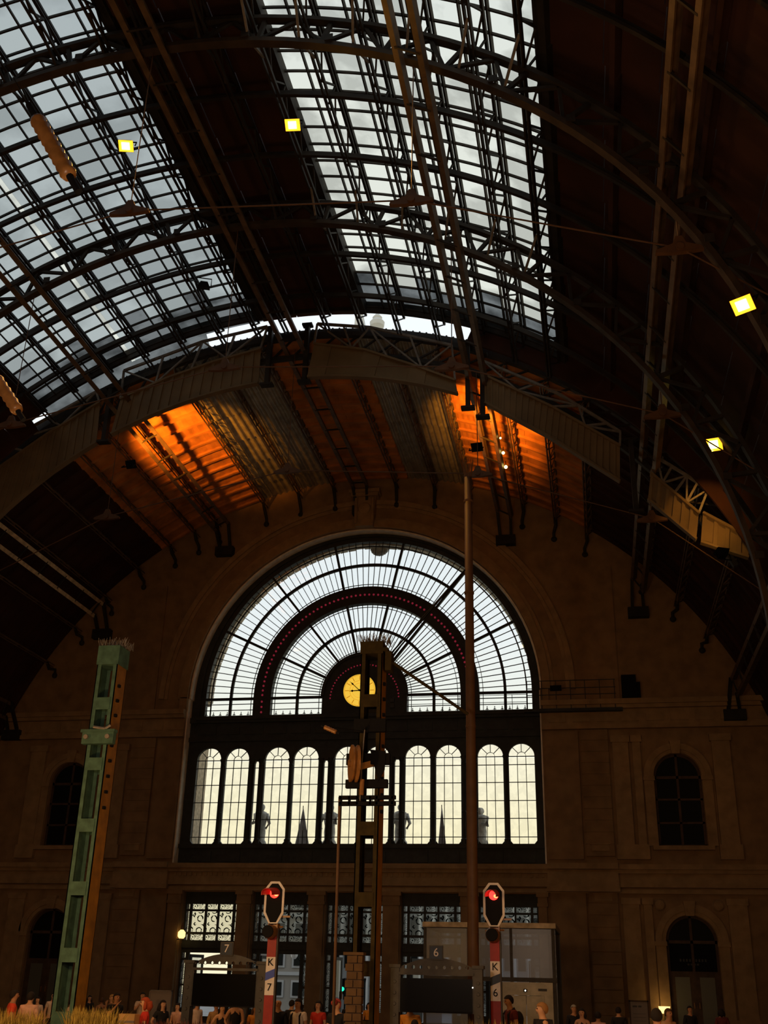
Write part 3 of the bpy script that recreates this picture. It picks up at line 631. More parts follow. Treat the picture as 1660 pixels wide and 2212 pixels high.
segs = [(-92, -80, 0), (-80, -68, 0), (-68, -56, 0), (-56, -45, 0), (-45, -34, 0), (-34, -24.5, 0), (-24.5, -16.5, 1), (-16.5, -10.8, 2), (-10.8, -5.2, 2), (-5.2, 0.8, 0), (.8, 6.1, 0), (6.1, 11.1, 2), (11.1, 16.2, 2), (16.2, 20.8, 1), (20.8, 25.6, 1), (25.6, 34, 0), (34, 45, 0), (45, 56, 0), (56, 68, 0), (68, 80, 0), (80, 92, 0)]
for p, q, kd in segs:
    if kd == 2:
        for r in range(6):
            y0 = -16 + r * 2.67; y1 = y0 + 2.9; t = MB(); K = 40; ph = 0.0
            for i in range(K + 1):
                a = p + (q - p) * i / K; wv = 0.055 * sin(i * 2 * pi / 6.6)
                for y, dr in ((y0, 0.03), (y1 - .1, -0.05)): t.v.append(tuple(P(RE - .04 + wv + dr, a, y, ZE)))
            t.f = [(2 * i, 2 * i + 1, 2 * i + 3, 2 * i + 2) for i in range(K)]
            so = t.build('corrugated_sheet', M['corr'], ce).modifiers.new('thickness', 'SOLIDIFY'); so.thickness = 0.02
        MB().arc(0, ZE, RE + .2, RE + .3, p, q, -16, 0.4, 6).build('roof_deck', M['darkplank'], ce)
    else:
        for r in range(16):
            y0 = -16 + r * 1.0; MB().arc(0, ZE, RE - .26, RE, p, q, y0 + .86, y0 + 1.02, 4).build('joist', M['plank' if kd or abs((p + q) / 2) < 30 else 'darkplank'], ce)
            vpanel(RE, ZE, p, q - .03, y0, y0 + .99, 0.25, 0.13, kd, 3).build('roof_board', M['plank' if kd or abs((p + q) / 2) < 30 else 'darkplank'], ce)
# closing edge of the lower vault and the step between both vaults at the flanks
struct(MB().arc(0, ZE, RE + .02, RE + .42, -92, 92, -16.1, -15.95, 60).build('trim_18', M['steel']))
sn = MB(); 
for i in range(60):
    a = -24 + i * .8; sn.ball(P(RE + .46, a, -16.0, ZE), .055, .055, .07, 6, 4)
o = sn.build('roof_edge_studs', M['steel'], ce); o['kind'] = 'stuff'

for a0, a1 in ((22.0, 92), (-92, -38)):
    struct(MB().arc(0, ZM - .1, 20.6, RM + .3, a0, a1, -16.75, -16.6, 40).build('trim_21', M['darkplank']))
# ------------------------------------------------------------------ skylights
def skylight(name, a0, a1, ncol, m, gap=None):
    n = struct(bpy.data.objects.new(name, None)); COL.objects.link(n); n.location = P(RM, (a0 + a1) / 2, -26, ZM); ROOTLOC[n.name] = 1
    ys = [-17.0 - .885 * i for i in range(23)]; ys[0] = -17.0 if a0 > 0 else -16.35; far = MB(); da = (a1 - a0) / ncol
    for i in range(len(ys) - 1):
        for c in range(ncol):
            p = a0 + da * c; q = p + da
            if gap and p <= gap < q: q = gap - .45 if True else q
            mm = M['soot'] if i <= 1 or (i == 2 and c % 3 == 0) else m
            MB().arc(0, ZM, RM, RM + .02, p, q, ys[i + 1], ys[i], 2).build('pane', mm, n)
            if gap and p <= gap < p + da: MB().arc(0, ZM, RM + .01, RM + .03, gap - .45, gap + .1, ys[i + 1], ys[i], 1).build('pane', M['skyr'], n); MB().arc(0, ZM, RM, RM + .02, gap + .1, p + da, ys[i + 1], ys[i], 2).build('pane', m, n)
    if a0 < 0:
        for c in range(ncol - 3):
            t = MB(); K = 3
            for i in range(K + 1):
                a = a0 + da * (c + i / K)
                for y, r in ((-16.35, RM), (-15.98, RM - .62), (-15.96, RM - .60), (-16.33, RM + .02)): t.v.append(tuple(P(r, a, y, ZM)))
            for i in range(K):
                for k in range(4): t.f.append((i * 4 + k, i * 4 + (k + 1) % 4, i * 4 + 4 + (k + 1) % 4, i * 4 + 4 + k))
            t.build('apron_pane', M['soot'], n)
    far.arc(0, ZM, RM, RM + .02, a0, a1, -46, ys[-1], 24); o = far.build('far_panes', m, n); o['kind'] = 'stuff'
    y = -17.0; k = 0
    while y > -46:
        wd = 0.06
        MB().arc(0, ZM, RM - .07, RM + .02, a0, a1, y - wd / 2, y + wd / 2, 20).build('glazing_bar', M['steel'], n); y -= .885; k += 1
    for c in range(ncol + 1):
        a = a0 + da * c; wd = .07 if c % 2 == 0 else .05
        p = P(RM - .06, a, -46, ZM); q = P(RM - .06, a, -16.9, ZM); MB().bar(p, q, wd, .14, (sin(radians(a)), 0, cos(radians(a)))).build('rafter', M['steel'], n)
    return n
skylight('window_5', 8.0, 34.4, 10, M['skyr']); skylight('window_6', -36.3, -5.4, 12, M['skyl'], -23.0)
struct(MB().arc(0, ZM, RM - .3, RM + .25, -36.6, 34.7, -17.0, -16.85, 60).build('trim_19', M['steel']))
for a in (8.0, -5.4, 34.4, -36.3):
    struct(MB().bar(P(RM - .1, a, -46, ZM), P(RM - .1, a, -16.9, ZM), .28, .5, (sin(radians(a)), 0, cos(radians(a)))).build('trim_20', M['steel']))
# cross frames (thin arches) between the trusses
cfn = 0
ORD = ['first', 'second', 'third', 'fourth', 'fifth', 'sixth', 'seventh', 'eighth', 'ninth']
for yt in (-45.9, -42.95, -40.0, -37.05, -34.1, -31.15, -28.2, -25.25, -22.3, -19.35):
    if yt in TRUSS_Y: continue
    cfn += 1
    o = thing('cross_arch', '%s thin dark cross arch under the glass roof, counted back from the far screen' % ORD[7 - cfn], 'roof arch', P(20.4, 0, yt, ZM), 'cross arches under the glass')
    MB().arc(0, ZM, 20.36, 20.46, -70, 70, yt - .07, yt + .07, 56).build('lower_flange', M['steel'], o)
    MB().arc(0, ZM, 20.46, 20.6, -70, 70, yt - .015, yt + .015, 56).build('web_plate', M['steel'], o)
# lattice purlins
def lattice(p0, p1, up_, depth, pitch, m_ch, m_web, parent, wch=.09, wweb=.05, split=.16):
    p0 = Vector(p0); p1 = Vector(p1); u = Vector(up_).normalized(); d = (p1 - p0); L_ = d.length; d.normalize(); s_ = d.cross(u).normalized()
    for sg in (-1, 1):
        MB().bar(p0 + s_ * sg * split / 2, p1 + s_ * sg * split / 2, wch * .6, wch, u).build('bottom_chord', m_ch, parent)
    MB().bar(p0 + u * depth, p1 + u * depth, wch * .9, wch * .8, u).build('top_chord', m_ch, parent)
    t = MB(); n = max(2, int(L_ / pitch))
    for i in range(n):
        a = p0 + d * (L_ * i / n); b = p0 + d * (L_ * (i + 1) / n)
        if i % 2 == 0: t.bar(a, b + u * depth, wweb, wweb)
        else: t.bar(a + u * depth, b, wweb, wweb)
        if i % 3 == 0: t.bar(a, a + u * depth, wweb, wweb)
    return t
ORD = ['first', 'second', 'third', 'fourth', 'fifth', 'sixth', 'seventh', 'eighth', 'ninth']
def purlin(a, label):
    o = thing('lattice_purlin', label, 'purlin', P(20.3, a, -31, ZM), 'lattice purlins under the glass'); u = (sin(radians(a)), 0, cos(radians(a)))
    t = lattice(P(20.35, a, -46, ZM), P(20.35, a, -16.7, ZM), u, .82, 0.98, M['steel'], M['steel'], o, .11, .06)
    t.build('lattice_web', M['steel'], o)
    for yt in TRUSS_Y:
        for sg in (-1, 1):
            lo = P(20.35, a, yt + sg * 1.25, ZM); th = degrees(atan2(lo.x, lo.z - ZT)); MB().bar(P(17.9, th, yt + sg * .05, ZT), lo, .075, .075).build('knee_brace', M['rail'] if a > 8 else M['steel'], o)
for i, a in enumerate((8.3, 13.28, 18.56, 23.84, 29.12, 33.9)): purlin(a, '%s dark lattice purlin to the right of the ridge strip, under the right skylight' % ORD[i])
for i, a in enumerate((-5.8, -10.55, -15.7, -20.85, -26.0, -31.15, -35.9)): purlin(a, '%s dark lattice purlin to the left of the ridge strip, under the left skylight' % ORD[i])
for i, a in enumerate((-2.0, 3.6)): purlin(a, ['dark lattice purlin under the ridge strip, left one of two', 'dark lattice purlin under the ridge strip with pale edges, right one of two'][i])
for i, a in enumerate((41, 50, 59, 68)): 
    o = thing('roof_joist', '%s dark timber joist down the right roof slope from the skylight' % ORD[i], 'joist', P(RM - .2, a, -31, ZM), 'joists of the right roof slope'); MB().bar(P(RM - .25, a, -63, ZM), P(RM - .25, a, -16.5, ZM), .18, .3, (sin(radians(a)), 0, cos(radians(a)))).build('timber', M['darkplank'], o)
# arched trusses
def truss(y, label):
    o = thing('arched_truss', label, 'roof truss', (0, y, 29), 'arched roof trusses')
    R1, R2 = 17.75, 18.95
    t = MB(); t.arc(0, ZT, R1 - .08, R1 + .08, -97, 97, y - .15, y + .15, 72); t.build('lower_chord', M['steel2'], o)
    t = MB(); t.arc(0, ZT - .25, R2 - .07, R2 + .07, -95, 95, y - .14, y + .14, 72); t.build('upper_chord', M['steel'], o)
    n = 54; st = 184 / n
    for i in range(n + 1):
        a = -92 + i * st
        p = P(R1 + .05, a, y, ZT); q = P(R2 - .05, a, y, ZT - .25)
        if i % 2 == 0: MB().bar(p, q, .13, .13).build('web_member', M['steel'], o)
        if i < n:
            q2 = P(R2 - .05, a + st, y, ZT - .25); p2 = P(R1 + .05, a + st, y, ZT)
            MB().bar(p if i % 2 == 0 else q, q2 if i % 2 == 0 else p2, .11, .11).build('web_member', M['steel'], o)
    for i in range(21):
        a = -90 + i * 9; t = MB(); c = P(R1 + .12, a, y - .21, ZT); t.box(c.x - .13, c.x + .13, c.y - .02, c.y + .02, c.z - .10, c.z + .14); t.build('gusset_plate', M['steel'], o)
for y, l in zip(TRUSS_Y, ('arched lattice truss across the hall, just above the picture edge', 'arched lattice truss high across both skylights, nearer of the two in full view', 'arched lattice truss crossing the middle of the skylights, farther of the two in full view')): truss(y, l)
# tie rods with yokes
TIE = [(-20.3, 14.5), (-15.8, 17.2), (-8.65, 20.7), (-0.33, 22.45), (8.14, 21.7), (15.19, 19.2), (20.2, 15.0)]
def tie(y, label):
    o = thing('tie_rod', label, 'tie rod', (0, y, 21), 'tie rods of the trusses')
    for (x0, z0), (x1, z1) in zip(TIE, TIE[1:]): MB().tube([(x0, y, z0), (x1, y, z1)], .024, 8).build('rod', M['pole'], o)
    for x, z in TIE[1:-1]:
        zr = ZT + sqrt(17.6 ** 2 - x * x); MB().tube([(x, y, z), (x, y, zr)], .018, 6).build('hanger', M['pole'], o)
        t = MB(); t.prism([(x - .62, z - .12), (x - .2, z - .16), (x + .2, z - .16), (x + .62, z - .12), (x + .60, z - .04), (x + .17, z + .12), (x + .08, z + .34), (x - .08, z + .34), (x - .17, z + .12), (x - .60, z - .04)], y - .07, y + .07)
        t.lathe((x, y - .08, z - .02), [(.11, -.05), (.11, .2)], 10, 'y'); t.build('yoke', M['pole'], o)
tie(-34.1, 'tie rod with brown yokes hanging from the nearer full truss'); tie(-25.25, 'tie rod with brown yokes hanging before the ribbed screen'); tie(-16.5, 'tie rod hanging below the ribbed screen across the end wall')
# longitudinal beam pairs running to brackets on the end wall
PAIRS = [(-15.84, 21.5, 'pair of runway beams low on the left roof slope, coloured pale as if lit'), (-8.65, 26.4, 'pair of runway beams crossing the left skylight'), (-0.33, 28.6, 'pair of brown runway beams under the ridge strip'),
         (8.14, 26.2, 'pair of runway beams crossing the right skylight'), (15.19, 21.6, 'pair of runway beams on the dark right roof slope'), (-20.6, 15.6, 'pair of runway beams lowest on the left slope'), (19.6, 15.9, 'pair of runway beams lowest on the right slope')]
for i, (x, z, l) in enumerate(PAIRS):
    o = thing('runway_girder', l, 'girder', (x, -23, z), 'runway girder pairs'); th = atan2(x, z - ZT); tx, tz = cos(th), -sin(th)
    for sg in (-1, 1):
        px, pz = x + sg * .42 * tx, z + sg * .42 * tz
        t = MB(); t.bar((px, -46, pz), (px, -1.6, pz), .20, .05, (sin(th), 0, cos(th))); t.bar((px + .16 * sin(th), -46, pz + .16 * cos(th)), (px + .16 * sin(th), -1.6, pz + .16 * cos(th)), .03, .3, (sin(th), 0, cos(th))); t.build('beam', M['beam' if i != 0 else 'stone_pale'], o)  # first pair takes the pale material: its lit look is painted in
    for y in [-44 + 2.2 * k for k in range(20)]:
        MB().bar((x - .42 * tx, y, z - .42 * tz), (x + .42 * tx, y, z + .42 * tz), .07, .07).build('batten', M['steel'], o)
    for sg in (-1, 1):   # legs down to the wall bracket
        px, pz = x + sg * .42 * tx, z + sg * .42 * tz
        MB().bar((px, -1.8, pz + .1), (x + sg * .3, -0.85, z - 1.1), .16, .16).build('bracket_leg', M['steel'], o)
    MB().box(x - .55, x + .55, -1.15, -0.71, z - 1.5, z - .95).build('wall_shoe', M['steel'], o)
# purlins of the lower vault with curved wall brackets
for i, a in enumerate((-58, -51.5, -45, -38.5, -32.5, -28.2, -24.5, -16.5, -10.8, -5.2, 4.6, 10.6, 16.2, 24.6, 29.8, 35, 45, 51, 57)):
    side = 'left' if a < 0 else 'right'
    o = thing('end_purlin', 'lattice purlin of the lower vault by the end wall, %s side, %s from the ridge' % (side, ORD[([k for k in (-5.2, -10.8, -16.5, -24.5, -28.2, -32.5, -38.5, -45, -51.5)] if a < 0 else [4.6, 10.6, 16.2, 24.6, 29.8, 35, 45, 51, 57]).index(a)] if a > -55 else 'outermost'), 'purlin', P(RE - .4, a, -8, ZE), 'purlins of the lower vault')
    u = (sin(radians(a)), 0, cos(radians(a)))
    t = lattice(P(RE - .75, a, -16.2, ZE), P(RE - .75, a, -0.75, ZE), u, .55, .6, M['beam'], M['beam'], o, .08, .045, .14); t.build('lattice_web', M['beam'], o)
    p = P(RE - .7, a, -1.5, ZE); q = P(RE - 1.9, a, -0.72, ZE); q.x = q.x * .25 + p.x * .75
    MB().tube([p, (p.x, -1.15, p.z - .3), (q.x, -0.9, q.z + .35), (q.x, -0.82, q.z)], [.09, .1, .09, .08], 8).build('bracket', M['steel'], o); MB().ball((q.x, -0.85, q.z), .17, .14, .17, 8, 6).build('bracket_foot', M['steel'], o)

# ------------------------------------------------------------------ ribbed screen at y = -16.5
def screen(name, label, bot, top, rail, ribs, m=M['screen'], y=-16.5, railm='rail'):
    o = thing('ribbed_screen', label, 'screen', ((bot[0][0] + bot[-1][0]) / 2, y, bot[0][1]), 'screens across the hall')
    def lerp(pl, f):
        n = len(pl) - 1; k = min(int(f * n), n - 1); g = f * n - k; return (pl[k][0] + (pl[k + 1][0] - pl[k][0]) * g, pl[k][1] + (pl[k + 1][1] - pl[k][1]) * g)
    for i in range(ribs):
        b0, b1, t0, t1 = lerp(bot, i / ribs), lerp(bot, (i + 1) / ribs), lerp(top, i / ribs), lerp(top, (i + 1) / ribs)
        mix = lambda p, q, f: (p[0] + (q[0] - p[0]) * f, p[1] + (q[1] - p[1]) * f)
        t = MB(); t.prism([b0, b1, t1, t0], y - .02, y + .02); t.prism([b0, mix(b0, b1, .35), mix(t0, t1, .35), t0], y - .09, y - .02); t.build('ribbed_sheet', m, o)
    e1 = MB(); e2 = MB(); N = 12
    for i in range(N):
        p, q = lerp(bot, i / N), lerp(bot, (i + 1) / N); e1.bar((p[0], y, p[1]), (q[0], y, q[1]), .3, .09)
        p, q = lerp(top, i / N), lerp(top, (i + 1) / N); e2.bar((p[0], y, p[1]), (q[0], y, q[1]), .34, .1)
    e1.build('bottom_edge', m, o); e2.build('top_edge', m, o)
    if rail:
        t = MB(); n = len(rail) - 1; K = 4
        for i in range(8):
            p, q = lerp(rail, i / 8), lerp(rail, (i + 1) / 8); t.bar((p[0], y - .1, p[1]), (q[0], y - .1, q[1]), .11, .11)
        t.build('rail_chord', M[railm], o)
        for i in range(K + 1):
            p, q = lerp(rail, i / K), lerp(top, i / K); MB().bar((p[0], y - .1, p[1]), (q[0], y - .1, q[1]), .09, .09).build('rail_post', M[railm], o)
            if i < K:
                q2 = lerp(top, (i + 1) / K); MB().bar((p[0], y - .1, p[1]) if i % 2 == 0 else (q[0], y - .1, q[1]), (q2[0], y - .1, q2[1]) if i % 2 == 0 else (lerp(rail, (i + 1) / K)[0], y - .1, lerp(rail, (i + 1) / K)[1]), .075, .075).build('rail_diagonal', M[railm], o)
arcp = lambda R, xs: [(x, 8.17 + sqrt(R * R - x * x)) for x in xs]
lin = lambda a, b, n: [a + (b - a) * i / n for i in range(n + 1)]
screen('a', 'brown ribbed screen panel at the far left below the left skylight', arcp(19.0, lin(-17.6, -9.7, 8)), [(-17.9, 20.2), (-14.43, 23.5), (-12.2, 25.15), (-9.8, 26.65)], [(-18, 21.6), (-14.66, 24.75), (-10.04, 27.25)], 20)
screen('b', 'brown ribbed screen panel left of the middle above the orange boards', arcp(19.0, lin(-9.0, -2.0, 8)), [(-8.75, 26.75), (-6.5, 27.7), (-4.2, 28.4), (-2.0, 28.88)], [(-8.77, 28.3), (-4.92, 29.57), (-1.74, 30.1)], 14)
screen('c', 'plain brown screen panel just right of the middle', arcp(19.0, lin(0.35, 7.3, 8)), [(0.6, 28.9), (3.0, 28.35), (5.2, 27.35), (7.2, 26.35)], [(0.7, 30.0), (3.22, 29.55), (7.05, 28.2)], 3)
screen('d', 'brown ribbed screen panel sloping down to the right', [(8.5, 25.12), (11.2, 23.25), (14.04, 20.93)], [(8.5, 26.5), (11.4, 24.65), (14.14, 22.55)], [(8.5, 27.2), (11.56, 25.4), (13.5, 23.8), (14.2, 23.2)], 22)
screen('e', 'small ribbed screen panel at the far right lit orange by a lamp', [(15.1, 20.05), (16.84, 18.18)], [(15.3, 21.2), (17.04, 19.29)], [(15.6, 21.9), (16.73, 20.97), (17.49, 20.29)], 6)
screen('f', 'short boxed screen end at the far right of the screens', [(17.0, 18.05), (18.75, 17.3)], [(17.2, 19.3), (18.85, 18.15)], None, 4)
# posts between the panels
for i, (x, z0, z1) in enumerate(((-9.35, 24.6, 27.4), (-1.6, 27.0, 30.0), (0.2, 27.0, 30.0), (7.75, 25.0, 28.2), (8.4, 24.5, 27.6), (14.6, 19.6, 22.8))):
    o = thing('screen_post', '%s steel post between the ribbed screen panels counted from the far left' % ORD[i], 'post', (x, -16.5, z0), 'posts between screen panels')
    t = MB(); t.box(x - .1, x + .1, -16.6, -16.3, z0, z1); t.build('shaft', M['steel'], o); MB().box(x - .3, x + .3, -16.66, -16.3, z0 - .1, z0).build('foot_plate', M['steel'], o); MB().box(x - .24, x + .24, -16.64, -16.3, z1, z1 + .1).build('cap_plate', M['steel'], o)
o = thing('crown_truss', 'dark arched truss behind the ribbed screens under the roof edge', 'roof truss', (0, -16, 29))
MB().arc(0, 8.17, 21.35, 21.6, -64, 64, -16.3, -16.05, 60).build('upper_chord', M['steel'], o)
for i in range(45):
    a = -63 + i * 2.8; b = a + 2.8
    MB().bar(P(20.4, a, -16.2, 8.17), P(21.4, b, -16.2, 8.17), .08, .08).build('web_member', M['steel'], o)
MB().arc(0, 8.17, 20.25, 20.45, -64, 64, -16.3, -16.05, 60).build('lower_chord', M['steel'], o)

# ------------------------------------------------------------------ floodlights
def flood(p, tgt, label, lit=True, s_=0.26, power=0, spot=140, col=SODIUM):
    o = thing('floodlight', label, 'floodlight', p, 'sodium floodlights'); p = Vector(p); d = (Vector(tgt) - p).normalized()
    q = d.to_track_quat('-Z', 'Y').to_matrix().to_4x4(); mw = Matrix.Translation(p) @ q
    t = MB(); t.v = [(-s_, -s_ * .8, 0), (s_, -s_ * .8, 0), (s_, s_ * .8, 0), (-s_, s_ * .8, 0), (-s_ * .55, -s_ * .5, .26), (s_ * .55, -s_ * .5, .26), (s_ * .55, s_ * .5, .26), (-s_ * .55, s_ * .5, .26)]
    t.f = [(4, 5, 6, 7), (0, 1, 5, 4), (1, 2, 6, 5), (2, 3, 7, 6), (3, 0, 4, 7)]; t.v = [tuple(mw @ Vector(v)) for v in t.v]; t.build('housing', M['dark'], o)
    t = MB(); t.box(-s_ * .96, s_ * .96, -s_ * .76, s_ * .76, -.01, .02); t.v = [tuple(mw @ Vector(v)) for v in t.v]; t.build('lens', M['lampglow' if lit else 'darkglass'], o)
    if lit:
        t = MB(); t.box(-s_ * .5, s_ * .55, -s_ * .45, s_ * .5, -.03, -.01); t.v = [tuple(mw @ Vector(v)) for v in t.v]; t.build('lamp_tube', M['lampcore'], o)
    t = MB(); t.tube([mw @ Vector((-s_ - .04, 0, .1)), mw @ Vector((-s_ - .04, 0, .42)), mw @ Vector((s_ + .04, 0, .42)), mw @ Vector((s_ + .04, 0, .1))], .025, 6); t.build('bracket', M['dark'], o)
    if power: lamp('SPOT', 'sodium_light', p + d * .1, power, col, tgt, .2, spot, .8)
C0 = (12.19, -57.5, 1.6)
flood((3.49, -31.0, 28.1), (5, -45, 0), 'lit sodium floodlight at the left edge of the right skylight', power=2600)
flood((-2.59, -30.83, 28.25), (1, -46, 0), 'lit sodium floodlight under the left skylight', power=2600)
flood((-2.67, -22.5, 28.2), (-6, -14, 0), 'unlit floodlight housing under the left skylight near the roof gap', False)
flood((16.38, -34.98, 16.7), (10, -46, 2), 'lit sodium floodlight high on the dark right slope', power=120, spot=90)
flood((17.58, -19.0, 21.1), (14.5, -34, 11.0), 'lit sodium floodlight lower on the dark right slope, by the screen end', s_=.33)
lamp('SPOT', 'sodium_light', (17.5, -18.9, 20.95), 500, SODIUM, (17.3, -16.6, 19.2), .15, 70, .6)
flood((19.6, -37.5, 19.3), (12, -40, 2), 'sodium floodlight at the right picture edge, only its glow in view', power=400, spot=100)
# hidden lamps behind the screen that wash the lower vault
flood((8.0, -15.3, 23.6), (8.6, -9.5, 29.0), 'floodlight behind the screen washing the boards right of the middle', power=7000, spot=58, col=(1.0, 0.34, 0.025))
flood((-8.4, -15.3, 23.9), (-7.9, -9.5, 29.0), 'floodlight behind the screen washing the boards left of the middle', power=6500, spot=56, col=(1.0, 0.34, 0.025))
flood((17.6, -17.6, 17.2), (17.1, -16.6, 20.0), 'floodlight under the far right screen end', power=60, spot=120)
o = thing('bright_dots', 'small bright yellow dots on the runway beams before the orange boards', 'bulb string', (8.6, -9, 26))
for y, s_ in ((-9.6, .08), (-8.0, .09), (-11.2, .05)):
    MB().ball((8.75, y, 26.15), s_, n=10, m=6).build('bulb', M['lampcore'], o); MB().tube([(8.75, y, 26.2), (8.75, y, 26.5)], .02, 6).build('dot_stem', M['dark'], o)  # small emissive balls for the bright dots on the beams
# ------------------------------------------------------------------ masts and poles
def mast(x0, x1, y, zt, paint, label, battens, top_h):
    """two channel sections tied by battens front and back, capped by a plate"""
    o = thing('catenary_mast', label, 'mast', ((x0 + x1) / 2, y, -LIFT)); dy = .5; wf = .095
    for a, b, wb in ((x0, x0 + wf, x0), (x1 - wf, x1, x1 - .02)):
        t = MB(); t.box(a, b, y, y + .02, -LIFT, zt); t.box(a, b, y + dy - .02, y + dy, -LIFT, zt); t.build('channel_flange', paint, o); MB().box(wb, wb + .02, y, y + dy, -LIFT, zt).build('channel_web', M['sodium_side'] if b == x1 else paint, o)
    for z in battens:
        for yy in (y - .012, y + dy): MB().box(x0 + wf * .7, x1 - wf * .7, yy, yy + .014, z - .13, z + .13).build('batten_plate', paint, o)
    t = MB(); t.box(x0 - .015, x1 + .015, y - .02, y + dy + .02, zt - top_h, zt); t.build('cap_box', paint, o)
    t = MB()
    for i in range(120):
        px = random.uniform(x0 - .05, x1 + .12); py = random.uniform(y - .03, y + dy); a = random.uniform(-.35, .35); t.bar((px, py, zt), (px + .22 * sin(a), py + random.uniform(-.05, .05), zt + random.uniform(.1, .2)), .008)
    q = t.build('bird_spikes', M['rail'], o); q['kind'] = 'stuff'
    t = MB()
    for i in range(9): t.box(x1, x1 + .05, y + .12, y + .2, zt - .9 - i * .32, zt - .84 - i * .32)
    t.build('step_bolts', M['dark'], o)
    return o
BL = [7.0, 5.72, 4.48, 3.26, 2.03, .9]
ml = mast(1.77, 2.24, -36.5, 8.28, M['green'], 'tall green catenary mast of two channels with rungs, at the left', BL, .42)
t = MB(); t.box(1.70, 2.40, -36.62, -36.48, 6.12, 6.40); t.box(1.66, 2.42, -36.64, -36.47, 6.36, 6.42); t.build('clamp_beam', M['green'], ml)
for x in (1.80, 2.28): MB().lathe((x, -36.64, 6.26), [(.05, -.03), (.05, .03)], 8, 'y').build('bolt', M['rail'], ml)
MB().tube([(1.95, -36.66, 6.46), (2.2, -36.62, 6.43), (2.3, -36.6, 6.5)], .03, 6).build('cable_clip', M['rail'], ml)
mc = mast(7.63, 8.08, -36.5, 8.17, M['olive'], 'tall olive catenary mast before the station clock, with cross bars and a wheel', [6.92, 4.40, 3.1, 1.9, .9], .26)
for z, a, b, h in ((6.39, 7.55, 8.2, .26), (5.72, 7.42, 8.3, .22), (5.24, 7.42, 8.26, .16)):
    MB().box(a, b, -36.62, -36.5, z - h / 2, z + h / 2).build('cross_bar', M['dark'], mc)
for z in (4.98, 4.86): MB().box(7.29, 8.42, -36.6, -36.5, z - .035, z + .035).build('cross_bar', M['dark'], mc)
for x in (7.33, 7.5, 7.66, 7.92, 8.05, 8.36): MB().box(x - .02, x + .02, -36.6, -36.52, 4.84, 5.0).build('spacer', M['dark'], mc)
MB().prism([(7.9, 5.9), (8.22, 5.86), (8.2, 5.5), (8.08, 5.28)], -36.64, -36.6).build('side_plate', M['dark'], mc)
MB().tube([(8.16, -36.4, 7.75), (8.3, -36.4, 7.72), (9.72, -35.4, 6.86)], .035, 8).build('bracket_arm', M['olive'], mc)
t = MB(); t.box(8.14, 8.27, -36.5, -36.2, 7.55, 7.95); t.box(8.1, 8.2, -36.55, -36.15, 7.95, 8.02); t.build('arm_bracket', M['olive'], mc)
wh = thing('cable_pulley', 'brown grooved tensioning wheel hung on the olive mast', 'pulley', (7.61, -36.75, 5.62))
q = Matrix.Translation((7.62, -36.78, 5.60)) @ Matrix.Rotation(radians(22), 4, 'Z')
def turned(mb): mb.v = [tuple(q @ Vector(v)) for v in mb.v]; return mb
t = MB()
for k in range(28):
    pass
t.arc(0, 0, .26, .36, 0, 360, -.0, .0, 2) if False else None
rim = MB(); rim.lathe((0, 0, 0), [(.27, -.07), (.36, -.07), (.36, -.04), (.31, 0), (.36, .04), (.36, .07), (.27, .07)], 28, 'x'); turned(rim).build('rim', M['brass'], wh)
for k in range(5):
    a = k * 2 * pi / 5; turned(MB().bar((0, 0, 0), (0, .29 * cos(a), .29 * sin(a)), .05, .06)).build('spoke', M['brass'], wh)
turned(MB().lathe((0, 0, 0), [(.07, -.12), (.07, .12)], 12, 'x')).build('hub', M['brass'], wh)
turned(MB().bar((-.02, 0, -.1), (.42, .1, .05), .08, .12)).build('bracket', M['brass'], wh)
o = thing('tension_cable', 'thin steel cable with clamps hanging from the tensioning wheel', 'cable', (7.72, -36.7, 4.6))
MB().tube([(7.80, -36.72, 6.3), (7.76, -36.72, 5.6), (7.74, -36.7, 4.9)], .012, 6).build('wire', M['rail'], o); MB().tube([(7.78, -36.72, 5.3), (7.77, -36.72, 5.0)], .045, 8).build('clamp', M['brass'], o); MB().bar((7.79, -36.74, 6.3), (7.79, -36.6, 6.3), .05, .05).build('anchor', M['dark'], o)
o = thing('slim_pole', 'slim round brown pole rising before the fan window to the orange boards', 'pole', (9.57, -33.5, -LIFT))
MB().lathe((9.57, -33.5, -LIFT), [(.13, 0), (.12, 3), (.105, 9), (.095, 13.6)], 16).build('shaft', M['pole'], o, True)
for z in (12.6, 10.2, 7.0, 4.4): MB().lathe((9.57, -33.5, z), [(.118, 0), (.118, .05)], 16).build('collar', M['pole'], o)
t = MB()
for i in range(14):
    a = i * 2 * pi / 14; t.bar((9.57 + .08 * cos(a), -33.5 + .08 * sin(a), 13.25), (9.57 + .14 * cos(a), -33.5 + .14 * sin(a), 13.75), .012)
t.build('bird_spikes', M['pole'], o)['kind'] = 'stuff'
MB().lathe((9.57, -33.5, -LIFT), [(.3, 0), (.3, .12), (.16, .2)], 16).build('foot', M['grey'], o)
o = thing('strut_wire', 'stretched double wire slanting from the olive mast up to the slim pole', 'wire', (8.2, -36, 7.8))
for dx in (0, .075): MB().tube([(8.08 + dx, -36.05, 7.92), (9.48, -33.6, 10.78)], .018, 6).build('wire', M['dark'], o)
o = thing('thin_pipe', 'thin pale brown pipe standing left of the olive mast', 'pipe', (7.25, -36.2, -LIFT)); MB().tube([(7.27, -36.2, -LIFT), (7.22, -36.2, 5.05)], .03, 8).build('pipe', M['pole'], o); MB().lathe((7.27, -36.2, -LIFT), [(.07, 0), (.07, .08)], 8).build('foot', M['grey'], o)
bp = thing('brick_pier', 'slim brown pier of staggered bricks at the foot of the olive mast', 'pier', (7.81, -37.0, -LIFT)); r = 0; z = -LIFT
MB().box(7.68, 7.95, -37.1, -36.96, -LIFT, 2.10).build('core', M['wood'], bp)
